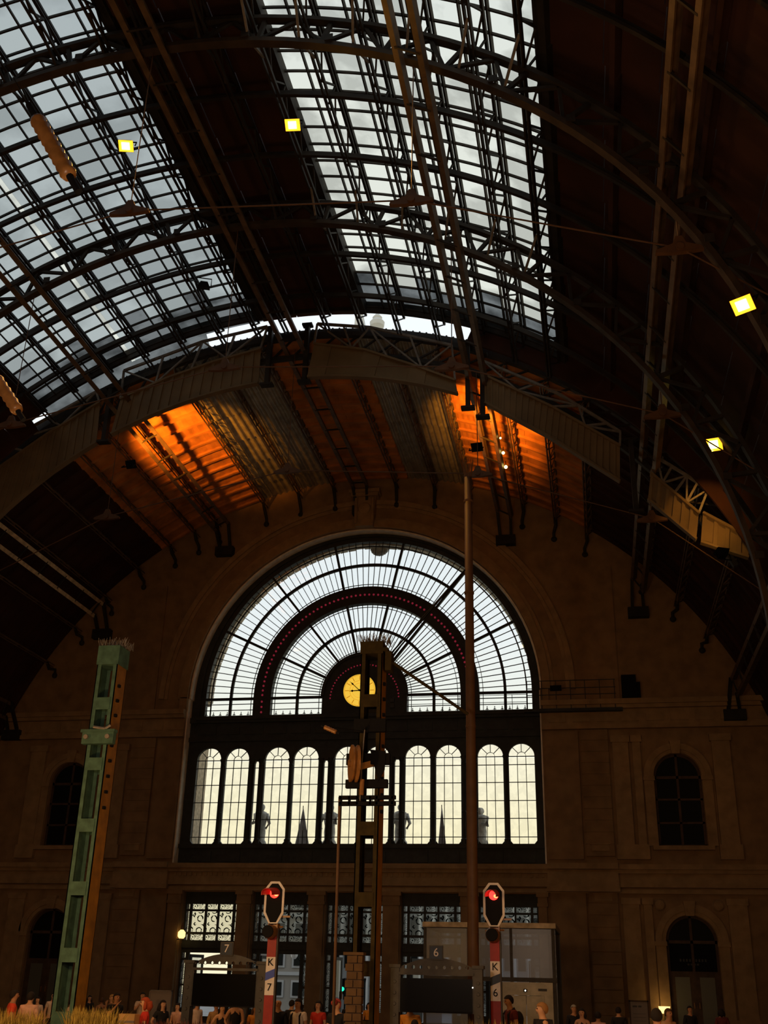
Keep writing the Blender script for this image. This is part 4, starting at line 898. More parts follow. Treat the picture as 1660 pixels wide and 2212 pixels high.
while z < 2.05:
    off = .0 if r % 2 == 0 else .07
    MB().box(7.66 + off * .4, 7.80 + off, -37.14, -36.94, z + .008, z + .125).build('brick', M['brick'], bp); MB().box(7.815 + off, 7.965, -37.13, -36.94, z + .008, z + .125).build('brick', M['brick'], bp); z += .135; r += 1
MB().box(7.62, 7.99, -37.17, -36.92, z, z + .05).build('coping', M['brick'], bp)
# ------------------------------------------------------------------ signals
def signal(cx, y, num, label, loff, shade, move=None):
    o = thing('exit_signal', label, 'signal', (cx, y, -LIFT), 'exit signals'); zc = 3.22
    def octo(sx_, top, bot, ch, cb): return [(cx - sx_ + ch, top), (cx + sx_ - ch, top), (cx + sx_, top - ch * 1.25), (cx + sx_, bot + cb), (cx + sx_ * .38, bot), (cx - sx_ * .38, bot), (cx - sx_, bot + cb), (cx - sx_, top - ch * 1.25)]
    A = octo(.225, 3.67, 2.78, .125, .23); B = octo(.178, 3.625, 2.825, .105, .21)
    MB().prism(A, y - .02, y + .01, [B]).build('white_rim', M['white'], o); MB().prism(B, y - .012, y + .02).build('target_board', M['dark'], o)
    MB().lathe((cx, y, 3.42), [(.10, -.05), (.10, .02)], 18, 'y').build('lamp', M['redlight'], o); MB().ball((cx + .05, y - .05, 3.40), .05, .03, .04).build('lamp_core', M['redcore'], o)
    t = MB()
    for k in range(11):
        a = -1.75 + k * .35; c0 = Vector((cx + .125 * sin(a), y - .01, 3.42 + .125 * cos(a))); t.v += [tuple(c0), tuple(c0 + Vector((-.03 + loff, -.26, -.03)))]
    t.f = [(2 * k, 2 * k + 1, 2 * k + 3, 2 * k + 2) for k in range(10)]
    h = t.build('hood', M['redhood'], o); m_ = h.modifiers.new('thickness', 'SOLIDIFY'); m_.thickness = .012
    t = MB(); t.lathe((cx - .03, y + .06, 2.63), [(.12, -.34), (.15, -.2), (.15, .0), (.11, .12)], 14, 'y'); t.build('lower_lamp', M['brass'], o)
    MB().lathe((cx - .03, y - .275, 2.63), [(.115, -.01), (.13, .0)], 14, 'y').build('lower_lens', M['dark'], o)
    t = MB(); t.box(cx - .11, cx + .11, y - .02, y + .2, 2.68, 2.8); t.tube([(cx - .2, y + .1, 2.72), (cx + .2, y + .1, 2.74)], .02, 6); t.box(cx + .1, cx + .36, y + .05, y + .09, 2.93, 2.97); t.build('bracket', M['brass'], o)
    for z0, z1, m_ in ((-LIFT - .15, 1.38, 'red'), (1.38, 2.13, 'white'), (2.13, 2.72, 'red')): MB().box(cx - .1, cx + .1, y, y + .12, z0, z1).build('post', M[m_], o)
    MB().box(cx + .1, cx + .13, y + .02, y + .14, -LIFT, 2.7).build('post_rail', M['grey'], o)
    t = MB(); t.v = [(cx - .1, y - .006, 1.68), (cx + .1, y - .006, 1.80), (cx + .1, y - .006, 1.62 + .28 - .02), (cx - .1, y - .006, 1.62 + .18)]; t.f = [(0, 1, 2, 3)]
    t = MB().prism([(cx - .1, 1.66), (cx + .1, 1.74), (cx + .1, 1.90), (cx - .1, 1.82)], y - .008, y); t.build('blue_band', M['blue' if shade else 'navy'], o)
    text('K', .21, (cx, y - .01, 2.02), M['dark'], o, 'letter'); text(num, .21, (cx, y - .01, 1.53), M['dark'], o)
    MB().box(cx - .3, cx + .3, y - .1, y + .3, -LIFT, -.1).build('foot', M['grey'], o)
    if move: o.location = (move[0], move[1], 1.62 - (1.62 + LIFT) * move[2]); o.scale = (move[2],) * 3
signal(5.2, -33.5, '7', 'red and white exit signal K 7 before the second doorway, red lamp glowing', -.08, True, (5.70, -35.2, .929))
signal(10.02, -33.5, '6', 'red and white exit signal K 6 before the glass lift, red lamp glowing', -.02, False)
# ------------------------------------------------------------------ platform display boards
def board(x0, x1, y, num, label, light):
    o = thing('platform_display', label, 'display board', ((x0 + x1) / 2, y, -LIFT), 'platform display boards'); c = (x0 + x1) / 2; n_ = 16
    ms = M['grey']
    for a in (x0, x1 - .17):
        t = MB(); t.box(a, a + .17, y - .06, y + .16, -LIFT, 1.96); t.build('post', ms, o)
        for k in range(9): MB().lathe((a + .085, y - .062, .1 + k * .2), [(.03, -.015), (.035, .0)], 10, 'y').build('rivet', ms, o)
        MB().box(a - .03, a + .2, y - .09, y + .19, 1.96, 2.02).build('post_cap', ms, o)
    pts = [(x0 + .1, 1.86), (x1 - .1, 1.86)] + [(x1 - .1 - (x1 - x0 - .2) * i / n_, 1.93 + .22 * (1 - (2 * i / n_ - 1) ** 2)) for i in range(n_ + 1)]
    hl = [[(c - .62 + k * .155 + .035 * cos(q * pi / 4), 1.975 + .035 * sin(q * pi / 4)) for q in range(8)] for k in range(9)]
    MB().prism(pts, y - .03, y + .03, hl).build('arched_top', ms, o)
    t = MB(); t.box(x0 + .17, x1 - .17, y - .08, y + .1, 1.83, 1.88); t.box(x0 + .17, x0 + .2, y - .05, y + .1, 1.15, 1.83); t.box(x1 - .2, x1 - .17, y - .05, y + .1, 1.15, 1.83); t.build('frame', ms, o)
    MB().box(x0 + .2, x1 - .2, y - .07, y + .1, 1.18, 1.77).build('screen', M['black'], o)
    MB().box(x0 + .2, x1 - .2, y - .06, y + .1, 1.15, 1.18).build('screen_sill', M['dark'], o)
    if light: MB().ball((x1 - .19, y - .08, 1.62), .014, n=6, m=4).build('pilot_light', M['whitelight'], o)
    MB().box(c - .14, c + .14, y - .06, y - .02, 2.11, 2.38).build('number_plate', ms, o); MB().box(c - .12, c + .12, y - .075, y - .06, 2.13, 2.36).build('plate_face', M['navy'], o)
    text(num, .22, (c, y - .08, 2.245), M['white'], o)
board(3.68, 5.42, -34.5, '7', 'platform display with blank black screen numbered 7, left of the olive mast', False)
board(8.02, 9.86, -34.5, '6', 'platform display with blank black screen numbered 6, before the glass lift', True)
# ------------------------------------------------------------------ glass lift box
lf = thing('glass_lift', 'glass lift shaft with steel doors right of the platform board numbered 6', 'lift', (8.3, -15, -LIFT))
x0, x1, y0, y1 = 6.0, 10.66, -17.0, -12.5
MB().box(x0 - .02, x1 + .02, y0 - .15, y1, 3.57, 3.74).build('roof_edge', M['stone_pale'], lf)
for x in (x0 + .05, 7.6, 9.1, x1 - .1): MB().box(x - .05, x + .05, y0, y0 + .1, -LIFT, 3.57).build('post', M['grey'], lf)
for a, b in ((x0 + .1, 7.55), (7.65, 9.05), (9.15, x1 - .15)): MB().box(a, b, y0 + .03, y0 + .06, 1.98, 3.55).build('glass_panel', M['liftglass'], lf)
for a, b in ((x0 + .1, 7.55),): MB().box(a, b, y0 + .03, y0 + .06, -.2, 1.85).build('glass_panel', M['liftglass'], lf)
for x in (x0, x1 - .05): MB().box(x, x + .04, y0 + .1, y1, -.2, 3.55).build('glass_panel', M['liftglass'], lf)
MB().box(x0, x1, y0 - .02, y0 + .1, 1.84, 1.98).build('rail', M['grey'], lf)
t = MB(); t.prism([(8.55, -.3), (10.5, -.3), (10.5, 1.83), (8.55, 1.83)], y0 - .06, y0 + .1, [[(8.95, -.25), (10.2, -.25), (10.2, 1.42), (8.95, 1.42)]]); t.build('door_surround', M['steelpanel'], lf)
for a, b in ((8.96, 9.57), (9.585, 10.19)): MB().box(a, b, y0 - .01, y0 + .05, -.25, 1.41).build('door', M['steelpanel'], lf)
MB().box(9.5, 9.62, y0 - .08, y0 - .06, 1.52, 1.62).build('call_panel', M['dark'], lf); MB().ball((9.56, y0 - .085, 1.57), .028, n=8, m=5).build('indicator', M['whitelight'], lf)
MB().box(10.0, 10.3, y0 - .07, y0 - .06, 1.56, 1.64).build('name_plate', M['grey'], lf)
# ------------------------------------------------------------------ gallery railing and cabinet beside the fan
gr = thing('gallery_railing', 'dark iron gallery railing right of the fan window on the cornice', 'railing', (11.5, -1.2, 15.4))
t = MB()
for z in (16.66, 16.25, 15.9): t.bar((9.05, -1.2, z), (13.7, -1.2, z), .035)
t.build('rails', M['iron'], gr)
for i in range(7): MB().bar((9.08 + i * .76, -1.2, 15.1), (9.08 + i * .76, -1.2, 16.68), .04).build('post', M['iron'], gr)
MB().box(8.9, 14.0, -1.3, -.9, 15.0, 15.15).build('deck', M['iron'], gr)
t = MB(); t.box(10.3, 10.9, -1.24, -1.2, 16.1, 16.4); t.build('sign_plate', M['dark'], gr); 
for x0_, x1_ in ((2.5, 5.4), (6.4, 9.05)):
    t = MB()
    for z in (16.15, 16.0, 15.75): t.bar((x0_, -.45, z), (x1_, -.45, z), .025)
    t.build('rails', M['iron'], gr)
    for x in (x0_ + .05, (x0_ + x1_) / 2 + .5, x1_ - .05): MB().bar((x, -.45, 15.3), (x, -.45, 16.17), .03).build('post', M['iron'], gr)
cb = thing('cabinet', 'dark equipment cabinet on the cornice at the end of the gallery railing', 'cabinet', (14.5, -1.1, 15.6)); MB().box(14.03, 14.78, -1.22, -.72, 15.62, 16.88).build('body', M['dark'], cb); MB().box(14.8, 14.98, -1.15, -.72, 15.62, 16.5).build('side_unit', M['dark'], cb); MB().box(14.1, 14.7, -1.24, -1.22, 15.7, 16.8).build('door', M['dark'], cb)
# ------------------------------------------------------------------ insulators and wires
def insul(p, q_, r_, label, n=9, anchor=(0, 0, 0)):
    o = thing('insulator', label, 'insulator', tuple((Vector(p) + Vector(q_)) / 2)); p = Vector(p); q_ = Vector(q_); d = q_ - p
    pts = []; rs = []
    for i in range(n * 2 + 1): pts.append(p + d * (.16 + .68 * i / (n * 2))); rs.append(r_ if i % 2 else r_ * .8)
    MB().tube(pts, rs, 12).build('porcelain_body', M['brass'], o, True)
    MB().tube([p - d * .02, p + d * .17], r_ * .42, 8).build('end_fitting', M['dark'], o); MB().tube([p + d * .83, p + d * 1.02], r_ * .42, 8).build('end_fitting', M['dark'], o)
    MB().tube([p - d * .02, p + (Vector(anchor) - p)], .006, 6).build('wire', M['dark'], o)
    return d.normalized()
a, b = Vector((5.48, -48, 11.99)), Vector((6.37, -48, 10.49))
dd_ = insul(a, b, .11, 'long brown ribbed insulator hanging aslant before the left skylight', anchor=(-5.2, -48, 30.0))
a2, b2 = Vector((4.49, -46, 9.07)), Vector((4.93, -46, 8.49)); insul(a2 - (b2 - a2) * .4, b2, .09, 'blurred brown insulator at the left edge beside the screen end', 6, anchor=(-10.0, -46, 28.1))
a3, b3 = Vector((7.235, -38, 6.08)), Vector((7.58, -38, 5.93)); insul(a3, b3, .045, 'small brown insulator hanging left of the olive mast', 5, anchor=(7.76, -36.72, 6.25))
# ------------------------------------------------------------------ poster stands, lamp, wall signs
o = thing('notice_board', 'blank grey poster board in a pale frame left of the board numbered 7', 'notice board', (-1.72, -22, -LIFT))
MB().box(-2.08, -1.36, -22.02, -21.98, -.1, 1.30).build('poster', M['paper'], o); t = MB(); t.box(-2.1, -2.07, -22.05, -21.95, -LIFT, 1.33); t.box(-1.37, -1.34, -22.05, -21.95, -LIFT, 1.33); t.box(-2.1, -1.34, -22.05, -21.95, 1.30, 1.33); t.build('frame', M['rail'], o)
o = thing('menu_board', 'dark framed menu board standing before the right wall', 'notice board', (13.48, -12, -LIFT))
MB().box(13.17, 13.80, -12.02, -11.98, -.1, 1.28).build('sheet', M['paper'], o); t = MB(); t.box(13.12, 13.17, -12.05, -11.95, -LIFT, 1.32); t.box(13.80, 13.85, -12.05, -11.95, -LIFT, 1.32); t.box(13.12, 13.85, -12.05, -11.95, 1.27, 1.32); t.build('frame', M['wood'], o)
t = MB(); t.box(13.25, 13.42, -12.03, -12.02, 1.08, 1.14); t.box(13.46, 13.58, -12.03, -12.02, 1.08, 1.14)
for k in range(6): t.box(13.25, 13.72, -12.03, -12.02, .85 - k * .12, .86 - k * .12)
t.build('print_lines', M['grey'], o)
o = thing('table_lamp', 'small lit pleated lamp glowing at the foot of the right wall', 'lamp', (14.94, -1.3, -LIFT))
MB().lathe((14.94, -1.35, .72), [(.20, .0), (.27, .30)], 16).build('lamp_shade', M['shade'], o); MB().lathe((14.94, -1.35, -LIFT), [(.16, 0), (.16, .03), (.03, .06), (.025, 1.1)], 10).build('stand', M['wood'], o)
lamp('POINT', 'table_lamp_light', (14.94, -1.6, 1.15), 4.5, (1, .6, .2), size=.1)
o = thing('wall_light', 'yellow wall lantern glowing on the first entrance pillar from the left', 'wall light', (-9.25, -1.0, 3.6))
MB().lathe((-9.13, -1.0, 3.62), [(.12, 0), (.20, .1), (.20, .3), (.08, .42)], 10).build('lantern', M['shade'], o); MB().tube([(-9.5, -.8, 3.6), (-9.3, -1.0, 3.58), (-9.13, -1.0, 3.64)], .03, 6).build('arm', M['iron'], o); MB().lathe((-9.13, -1.0, 4.04), [(.09, 0), (.02, .35)], 8).build('finial', M['brass'], o)
# ------------------------------------------------------------------ planters
def planter(x0, x1, y, h, m, label, n, blade, gname='ornamental_grass', lean=.35):
    o = thing('planter', label, 'planter', ((x0 + x1) / 2, y, -LIFT), 'planters on the platform')
    t = MB(); t.prism([(x0, -LIFT), (x1, -LIFT), (x1 + .04, .42), (x0 - .04, .42)], y - .25, y + .25); t.build('trough', M['grey'], o)
    MB().box(x0, x1, y - .22, y + .22, .38, .43).build('soil', M['wood'], o)
    t = MB()
    for i in range(n):
        bx = random.uniform(x0, x1); by = y + random.uniform(-.2, .2); a = random.uniform(0, 2 * pi); L_ = random.uniform(.6, 1.0) * (h - .42); ln = random.uniform(.1, 1) * lean * L_ * 1.6; wd = blade * random.uniform(.6, 1.2)
        c_, s_ = cos(a), sin(a); px, py = -s_ * wd, c_ * wd; ps = []
        for f, ww in ((0, 1), (.45, .8), (.8, .5), (1, .05)):
            xx = bx + c_ * ln * f * f; yy = by + s_ * ln * f * f * .5; z_ = .42 + L_ * (f - .22 * f * f * ln / max(L_, .1)); ps.append((xx - px * ww, yy - py * ww, z_)); ps.append((xx + px * ww, yy + py * ww, z_))
        t.add(ps, [(0, 1, 3, 2), (2, 3, 5, 4), (4, 5, 7, 6)])
    g = t.build(gname, m, o); g['kind'] = 'stuff'
planter(-.1, 1.85, -37, 1.12, M['grass'], 'planter of dry yellow grass left of the green mast', 1500, .011)
planter(2.45, 3.35, -37, 1.2, M['grass'], 'planter of dry yellow grass right of the green mast', 900, .011)
planter(3.5, 5.3, -36.2, .98, M['redplant'], 'planter of dark red leaves before the board numbered 7', 900, .018, 'leafy_plants', .5)
planter(8.9, 9.75, -37, 1.04, M['grass'], 'planter of sparse dry grass before the board numbered 6', 160, .010)
planter(9.85, 10.95, -37, 1.18, M['grass'], 'planter of spreading yellow grass at the foot of the signal K 6', 900, .011, lean=.7)
# ------------------------------------------------------------------ people
def skin_mesh(name, V, E_, m, subdiv=1, cfg={}):
    me = bpy.data.meshes.new(name + '_cage'); me.from_pydata([v[0] for v in V], E_, []); o = bpy.data.objects.new(name + '_cage', me); COL.objects.link(o)
    o.modifiers.new('skin', 'SKIN'); sk = me.skin_vertices[0].data
    for i, v in enumerate(V): sk[i].radius = v[1] if isinstance(v[1], tuple) else (v[1], v[1]); sk[i].use_root = (i == 0)
    if subdiv: sd = o.modifiers.new('smooth', 'SUBSURF'); sd.levels = subdiv; sd.render_levels = subdiv
    dg = bpy.context.evaluated_depsgraph_get(); dg.update(); r_ = bpy.data.meshes.new_from_object(o.evaluated_get(dg)); r_.name = name
    bpy.data.objects.remove(o); bpy.data.meshes.remove(me); r_.materials.clear(); r_.materials.append(m); r_.polygons.foreach_set('use_smooth', [True] * len(r_.polygons)); return r_
POSE = dict(  # elbow and wrist of the right (+x) and left arm, in metres on a 1.72 m figure facing +Y
    stand=((.23, -.03, 1.13), (.22, .05, .88), (-.23, -.03, 1.13), (-.22, .05, .88)),
    phone=((.22, -.01, 1.14), (.12, .22, 1.12), (-.22, -.01, 1.14), (-.10, .22, 1.10)),
    face=((.24, .08, 1.17), (.07, .17, 1.42), (-.23, -.02, 1.13), (-.18, .14, .95)),
    akimbo=((.30, -.06, 1.16), (.19, .06, 1.00), (-.22, .02, 1.13), (-.16, .2, 1.02)),
    hold=((.23, .0, 1.13), (.10, .27, 1.0), (-.23, .0, 1.13), (-.14, .26, .98)))
def rig(pose, nod=0.0):
    e1, w1, e2, w2 = [Vector(v) for v in POSE[pose]]
    V = [((0, 0, .95), (.15, .11)), ((0, 0, 1.1), (.135, .10)), ((0, .0, 1.27), (.155, .11)), ((0, -.01, 1.40), (.10, .08)), ((0, .0, 1.47), (.052, .055)), ((0, .02, 1.545), (.058, .065)), ((0, .03, 1.62), (.074, .09)), ((0, .02, 1.685), (.058, .072))]
    E_ = [(0, 1), (1, 2), (2, 3), (3, 4), (4, 5), (5, 6), (6, 7)]
    def ad(p, r_, par): V.append((tuple(p), r_)); E_.append((par, len(V) - 1)); return len(V) - 1
    ad((0, .128, 1.60), (.013, .018), 6)                       # nose
    for sg in (-1, 1): ad((sg * .083, .02, 1.61), (.012, .026), 6)   # ears
    for sg, e_, w_ in ((1, e1, w1), (-1, e2, w2)):
        sh = ad((sg * .165, -.01, 1.395), (.062, .058), 3); el = ad(e_, (.042, .042), sh); wr = ad(w_, (.026, .028), el)
        d = (w_ - e_).normalized(); pl = ad(w_ + d * .07, (.036, .018), wr)
        sd = d.cross(Vector((0, 0, 1)) if abs(d.z) < .8 else Vector((0, 1, 0))).normalized()
        th = ad(w_ + d * .06 + sd * .045 * sg, .011, wr); ad(w_ + d * .10 + sd * .06 * sg, .009, th)
        for k in range(4):
            f = ad(w_ + d * .105 + sd * (k - 1.5) * .019, .0095, pl); L_ = (.065, .078, .072, .055)[k]; ad(w_ + d * (.105 + L_) + sd * (k - 1.5) * .021 + Vector((0, 0, -.015)), .008, f)
    for sg in (-1, 1):
        h = ad((sg * .09, 0, .88), (.088, .09), 0); k_ = ad((sg * .1, .02, .50), (.056, .058), h); an = ad((sg * .1, -.02, .09), (.038, .042), k_); ad((sg * .11, .12, .035), (.04, .028), an)
    if nod:
        for i in (5, 6, 7, 8, 9, 10):
            p, r_ = V[i]; q_ = Matrix.Translation((0, 0, 1.47)) @ Matrix.Rotation(-nod, 4, 'X') @ Matrix.Translation((0, 0, -1.47)) @ Vector(p); V[i] = (tuple(q_), r_)
    return V, E_
BODY = {}
def body(pose, nod): 
    k = (pose, round(nod, 2))
    if k not in BODY:
        V, E_ = rig(pose, nod); BODY[k] = skin_mesh('body', V, E_, None)
        e1, w1, e2, w2 = [Vector(v) for v in POSE[pose]]
        for sl in ('short', 'none', 'long'):
            T = [((0, 0, .90), (.168, .13)), ((0, 0, 1.1), (.155, .12)), ((0, 0, 1.27), (.172, .128)), ((0, -.01, 1.395), (.118, .095)), ((0, -.005, 1.445), (.075, .075))]; TE = [(0, 1), (1, 2), (2, 3), (3, 4)]
            if sl != 'none':
                for sg, e_, w_ in ((1, e1, w1), (-1, e2, w2)):
                    T.append(((sg * .165, -.01, 1.39), (.078, .074))); TE.append((3, len(T) - 1)); s0 = Vector((sg * .165, -.01, 1.39))
                    T.append((tuple(s0.lerp(e_, .62 if sl == 'short' else 1)), (.062, .062) if sl == 'short' else (.055, .055))); TE.append((len(T) - 2, len(T) - 1))
                    if sl == 'long': T.append((tuple(e_.lerp(w_, .92)), (.04, .04))); TE.append((len(T) - 2, len(T) - 1))
            BODY[k + (sl,)] = skin_mesh('shirt', T, TE, None)
    return k
LEG = None
def trousers():
    global LEG
    if LEG is None:
        T = [((0, 0, .97), (.165, .125)), ((0, 0, .90), (.165, .125))]; TE = [(0, 1)]
        for sg in (-1, 1):
            T.append(((sg * .092, 0, .82), (.1, .1))); TE.append((1, len(T) - 1)); T.append(((sg * .1, .02, .5), (.075, .075))); TE.append((len(T) - 2, len(T) - 1)); T.append(((sg * .1, -.02, .1), (.062, .065))); TE.append((len(T) - 2, len(T) - 1))
        LEG = skin_mesh('trousers', T, TE, None)
    return LEG
def hair_mesh(kind):
    t = MB(); n, m = 20, 12; base = 0; vs = []
    for i in range(m + 1):
        a = pi / 2 - pi * .78 * i / m
        for k in range(n):
            th = 2 * pi * k / n; fx, fy = cos(th), sin(th); front = max(0, fy)
            a_ = a if front < .25 else max(a, .42 - (.25 if kind == 'bald' else 0)); 
            if kind == 'short' and a_ < -.75 + .55 * max(0, fx * fx + fy): a_ = -.75 + .55 * max(0, fx * fx + fy)
            vs.append((.092 * cos(a_) * fx, .015 + .113 * cos(a_) * fy - .004, 1.625 + .112 * sin(a_)))
    t.v = vs; t.f = [(i * n + k, i * n + (k + 1) % n, (i + 1) * n + (k + 1) % n, (i + 1) * n + k) for i in range(m) for k in range(n)]; t.f.append(tuple(range(n)))
    if kind == 'long': t.tube([(0, -.06, 1.62), (0, -.10, 1.5), (0, -.11, 1.36), (0, -.10, 1.24)], [.085, .10, .10, .04], 12); t.tube([(.085, .0, 1.62), (.1, .0, 1.5), (.09, .02, 1.36)], [.03, .04, .02], 8); t.tube([(-.085, .0, 1.62), (-.1, .0, 1.5), (-.09, .02, 1.36)], [.03, .04, .02], 8)
    if kind == 'tail': t.tube([(0, -.09, 1.65), (0, -.15, 1.58), (0, -.14, 1.45), (0, -.12, 1.34)], [.03, .045, .04, .015], 10)
    if kind == 'bob': t.tube([(0, -.05, 1.64), (0, -.08, 1.53), (0, -.07, 1.46)], [.085, .088, .045], 12); t.tube([(.085, .01, 1.64), (.098, .01, 1.53), (.085, .02, 1.47)], [.03, .04, .02], 8); t.tube([(-.085, .01, 1.64), (-.098, .01, 1.53), (-.085, .02, 1.47)], [.03, .04, .02], 8)
    if kind == 'cap': t.tube([(0, .10, 1.66), (0, .19, 1.645)], [.07, .05], 10)
    return t.mesh('hair', None, True)
HAIR = {}
EYE = MB().ball((0, 0, 0), .011, n=6, m=4).mesh('eye', M['dark'], True); MOUTH = MB().ball((0, 0, 0), .024, .008, .007, 8, 4).mesh('mouth', None); SHOE = MB().ball((0, .06, 0), .05, .14, .05, 10, 6).mesh('shoe', M['dark'], True)
PM = {}
def cmat(c):
    if c not in PM: PM[c] = mat('cloth_%d' % len(PM), c, .85, ns=14, amt=.12)
    return PM[c]
SK = [(.55, .30, .17), (.42, .21, .11), (.62, .36, .22), (.30, .14, .07)]
BLK, DKH, BRN, BLD, RED_, GRY = (.012, .012, .014), (.014, .010, .008), (.07, .035, .015), (.42, .26, .09), (.32, .05, .015), (.3, .28, .25)
SKM = [mat('skin_tone_%d' % i, c, .6, ns=20, amt=.06) for i, c in enumerate(SK)]
def person(x, y, top, face, label, shirt, hair, hcol, pose='stand', sk=0, sleeve='short', legs=BLK, nod=0.0, extra=None, scol=None):
    o = thing('person', label, 'person', (0, 0, 0)); k = body(pose, nod)
    def ch(nm, me, m_, mw=None):
        q_ = put(nm, me, None, mw); q_.parent = o
        if m_ is not None:
            if len(me.materials) == 0: me.materials.append(m_)
            q_.material_slots[0].link = 'OBJECT'; q_.material_slots[0].material = m_
        return q_
    ch('body', BODY[k], SKM[sk]); ch('shirt', BODY[k + (sleeve,)], cmat(shirt)); ch('trousers', trousers(), cmat(legs))
    hd = Matrix.Translation((0, 0, 1.47)) @ Matrix.Rotation(-nod, 4, 'X') @ Matrix.Translation((0, 0, -1.47))
    if hair:
        if hair not in HAIR: HAIR[hair] = hair_mesh(hair)
        ch('cap' if hair == 'cap' else 'hair', HAIR[hair], cmat(hcol), hd)
    for sg in (-1, 1): ch('eye', EYE, None, hd @ Matrix.Translation((sg * .03, .105, 1.625))); ch('shoe', SHOE, None, Matrix.Translation((sg * .1, 0, .05)))
    ch('mouth', MOUTH, cmat((.25, .06, .05)), hd @ Matrix.Translation((0, .105, 1.555)))
    if extra == 'backpack':
        t = MB(); t.ball((0, -.2, 1.2), .15, .1, .22, 12, 8); ch('backpack', t.mesh('backpack', None, True), cmat(BLK))
    if extra in ('backpack', 'straps'):
        for sg in (-1, 1): ch('strap', MB().tube([(sg * .10, -.12, 1.3), (sg * .115, -.03, 1.475), (sg * .12, .12, 1.35), (sg * .13, .11, 1.12)], .022, 6).mesh('strap', None), cmat(BLK))
    if extra == 'sling': ch('strap', MB().tube([(.13, -.10, 1.35), (.10, .0, 1.48), (0, .14, 1.28), (-.17, .08, 1.02), (-.12, -.13, 1.1), (.13, -.10, 1.35)], .024, 6).mesh('strap', None), cmat(BLK))
    if extra == 'glasses': ch('sunglasses', MB().box(-.075, .075, .10, .125, 1.605, 1.64).mesh('sunglasses', None), cmat(BLK))
    if extra == 'vest':
        for sg in (-1, 1): ch('vest', MB().prism([(sg * .075, 1.0), (sg * .19, 1.0), (sg * .20, 1.38), (sg * .11, 1.46)], -.15, .15).mesh('vest', None), cmat(BLK))
    s_ = top / 1.76; o.location = (x, y, -LIFT); o.rotation_euler = (0, 0, face); o.scale = (s_, s_, s_); return o
TC = lambda x, y: atan2(12.19 - x, -57.5 - y) * -1     # heading that faces the lens
def H(x, y, off=0): return atan2(-(12.19 - x), (-57.5 - y)) + off
WHT, RSH, ORG, PNK = (.62, .48, .38), (.55, .035, .02), (.60, .24, .03), (.6, .35, .26)
L90, R90 = -pi / 2, pi / 2
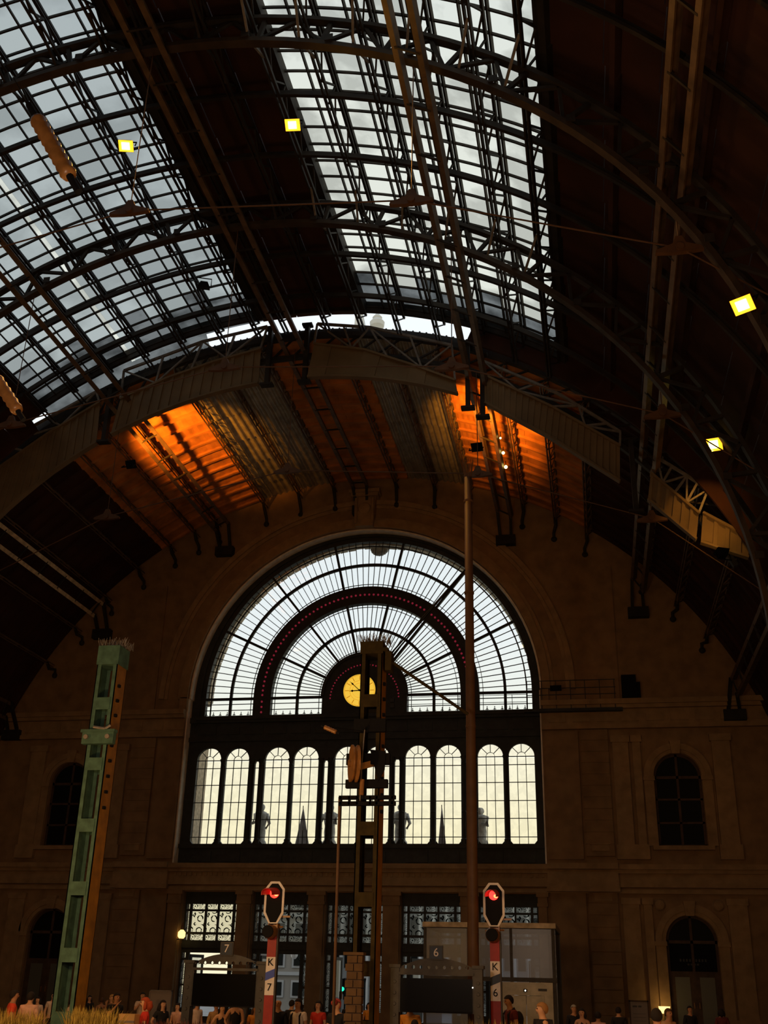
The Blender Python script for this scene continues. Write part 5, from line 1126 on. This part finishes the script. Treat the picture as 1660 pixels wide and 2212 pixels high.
PP = [
 (-.86, -33.1, 1.70, R90 * 1.1, 'man in a red shirt at the far left edge, facing right', (.6, .06, .025), 'short', DKH, 'stand', 1),
 (-.50, -33.0, 1.67, pi * .9, 'man in a pale shirt seen from behind, left of the green mast', PNK, 'short', DKH, 'stand', 0),
 (-4.95, -23.9, 1.42, -.5, 'dark haired woman between the man in the pale shirt and the green mast', WHT, 'bob', DKH, 'stand', 2),
 (-4.5, -23.8, 1.55, .2, 'bald man in white with sunglasses and bag strap, half behind the green mast', WHT, None, None, 'stand', 2, 'short', BLK, 0, 'glasses'),
 (-3.85, -23.9, 1.36, pi, 'person in a white top with a black bag strap, seen between the mast channels', WHT, 'short', DKH, 'stand', 2, 'short', BLK, 0, 'sling'),
 (-5.7, -18.6, 1.42, .3, 'dark haired woman far back just right of the green mast', BLK, 'long', DKH, 'stand', 0),
 (-4.11, -21.1, 1.40, pi, 'dark haired person seen from behind over the yellow grass', BLK, 'short', BRN, 'stand', 3, 'none'),
 (-2.79, -23.3, 1.53, -.9, 'fair haired person leaning close to the man with his hand raised', (.25, .15, .08), 'bob', BLD, 'face', 2),
 (.30, -30.1, 1.66, .5, 'dark haired man with a hand raised to his face above the grass', BLK, 'short', DKH, 'face', 1),
 (2.91, -34.6, 1.64, L90 * 1.0, 'red haired woman in a red shirt holding a cardboard box', RSH, 'bob', RED_, 'hold', 0, 'short', BLK, 0),
 (-1.84, -23.2, 1.62, .2, 'man in white with dark hair behind the red haired woman', WHT, 'short', DKH, 'face', 0, 'short', BLK, 0, 'sling'),
 (1.45, -29.9, 1.52, .6, 'woman in a black shirt right of the red haired woman', BLK, 'long', DKH, 'akimbo', 0),
 (.65, -26.7, 1.40, -.4, 'woman in a pink top beside the blank poster board', PNK, 'tail', DKH, 'phone', 2),
 (1.20, -26.7, 1.50, .6, 'person in a white shirt, head hidden behind the board numbered 7', WHT, 'short', DKH, 'stand', 0),
 (2.2, -28.0, 1.48, .1, 'person in a tan jacket under the middle of the board numbered 7', (.35, .2, .07), 'short', BRN, 'stand', 1, 'long'),
 (2.89, -29.6, 1.46, .5, 'woman in a black strappy top, her face under the board numbered 7', BLK, 'tail', DKH, 'akimbo', 2, 'none'),
 (3.25, -29.6, 1.64, -.2, 'person in a black tank top, head hidden by the board numbered 7', BLK, 'short', DKH, 'akimbo', 0, 'none'),
 (3.70, -29.4, 1.47, .2, 'long haired woman in orange left of the signal K 7', ORG, 'long', BRN, 'stand', 1),
 (.30, -25.0, 1.42, .4, 'dark clothed person at the left post of the board numbered 7', BLK, 'short', BRN, 'face', 0),
 (4.98, -31.9, 1.66, -.3, 'bald man in a dark jacket right of the signal K 7', BLK, None, None, 'stand', 0, 'long'),
 (3.75, -26.2, 1.55, pi * .8, 'dark haired man in black seen from behind, next to the bald man', BLK, 'short', DKH, 'stand', 0, 'long'),
 (5.42, -31.8, 1.66, -.6, 'woman in a white T-shirt with backpack straps and dark tied hair', (.72, .6, .45), 'tail', DKH, 'stand', 1, 'short', BLK, 0, 'straps'),
 (5.25, -29.2, 1.59, -.5, 'dark haired woman in a red shirt with folded hands', RSH, 'bob', DKH, 'phone', 0),
 (6.77, -33.8, 1.70, -.5, 'man with a red cap in black left of the thin pipe', BLK, 'cap', (.4, .06, .05), 'stand', 0),
 (4.40, -21.9, 1.52, .3, 'dark clothed person behind the man with the red cap', BLK, 'short', DKH, 'stand', 3, 'long'),
 (4.55, -19.4, 1.44, .3, 'small dark haired woman in orange between pier and mast', ORG, 'bob', DKH, 'stand', 0, 'short'),
 (7.66 + .62, -33.7, 1.71, -.2, 'man in an orange T-shirt with cropped dark hair right of the olive mast', ORG, 'short', DKH, 'stand', 1),
 (8.62, -35.2, 1.40, pi, 'person in white with straps seen from behind under the board numbered 6', WHT, 'short', DKH, 'stand', 2, 'short', BLK, .5, 'straps'),
 (10.12, -31.0, 1.84, L90 * .7, 'man in a maroon shirt with a backpack right of the signal K 6', (.12, .02, .02), 'short', DKH, 'stand', 1, 'short', BLK, .15, 'backpack'),
 (11.12, -36.5, 1.76, L90 * .9, 'fair haired youth in tan shirt and black vest before the lift doors', (.5, .28, .15), 'short', (.30, .15, .05), 'stand', 0, 'none', BLK, 0, 'vest'),
 (11.36, -24.6, 1.60, .4, 'dark clothed person behind the woman in the strappy top, right of the lift', BLK, 'short', GRY, 'stand', 1, 'long'),
 (11.64, -27.9, 1.56, -.2, 'dark haired woman in a strappy top right of the lift', BLK, 'bob', DKH, 'stand', 0, 'none'),
 (12.03, -27.8, 1.49, pi, 'dark haired man in a pink shirt seen from behind, right of the lift', (.55, .3, .24), 'short', DKH, 'stand', 1),
 (12.57, -24.4, 1.57, pi, 'man in a dark jacket seen from behind left of the menu board', BLK, 'short', DKH, 'stand', 0, 'long'),
 (12.98, -38.8, 1.74, pi, 'large dark haired head seen from behind before the menu board', (.45, .3, .2), 'short', DKH, 'stand', 1),
 (13.60, -30.2, 1.64, .8, 'man in a pale shirt beside the small lit lamp', (.5, .3, .18), 'short', BRN, 'akimbo', 1),
 (14.79, -19.9, 1.60, .4, 'dark clothed man before the left pane of the right arched door', BLK, 'short', DKH, 'stand', 1, 'long'),
 (15.75, -19.7, 1.55, pi, 'dark haired person before the right pane of the right arched door', (.1, .02, .02), 'bob', DKH, 'stand', 0, 'long'),
]
for p in PP:
    x, y, top, off, label = p[:5]; person(x, y, top, H(x, y, 0) + off, label, *p[5:])
o = thing('cardboard_box', 'brown cardboard box in the arms of the red haired woman', 'box', (2.70, -34.88, .78)); MB().box(2.52, 2.86, -35.0, -34.72, .70, .98).build('carton', M['card'], o); MB().box(2.52, 2.86, -35.01, -34.99, .82, .86).build('tape_strip', M['paper'], o)
# ------------------------------------------------------------------ everything stands on the platform: lift it by LIFT
bpy.context.view_layer.update()
for o in list(S.objects):
    if o.parent is None: o.location.z += LIFT
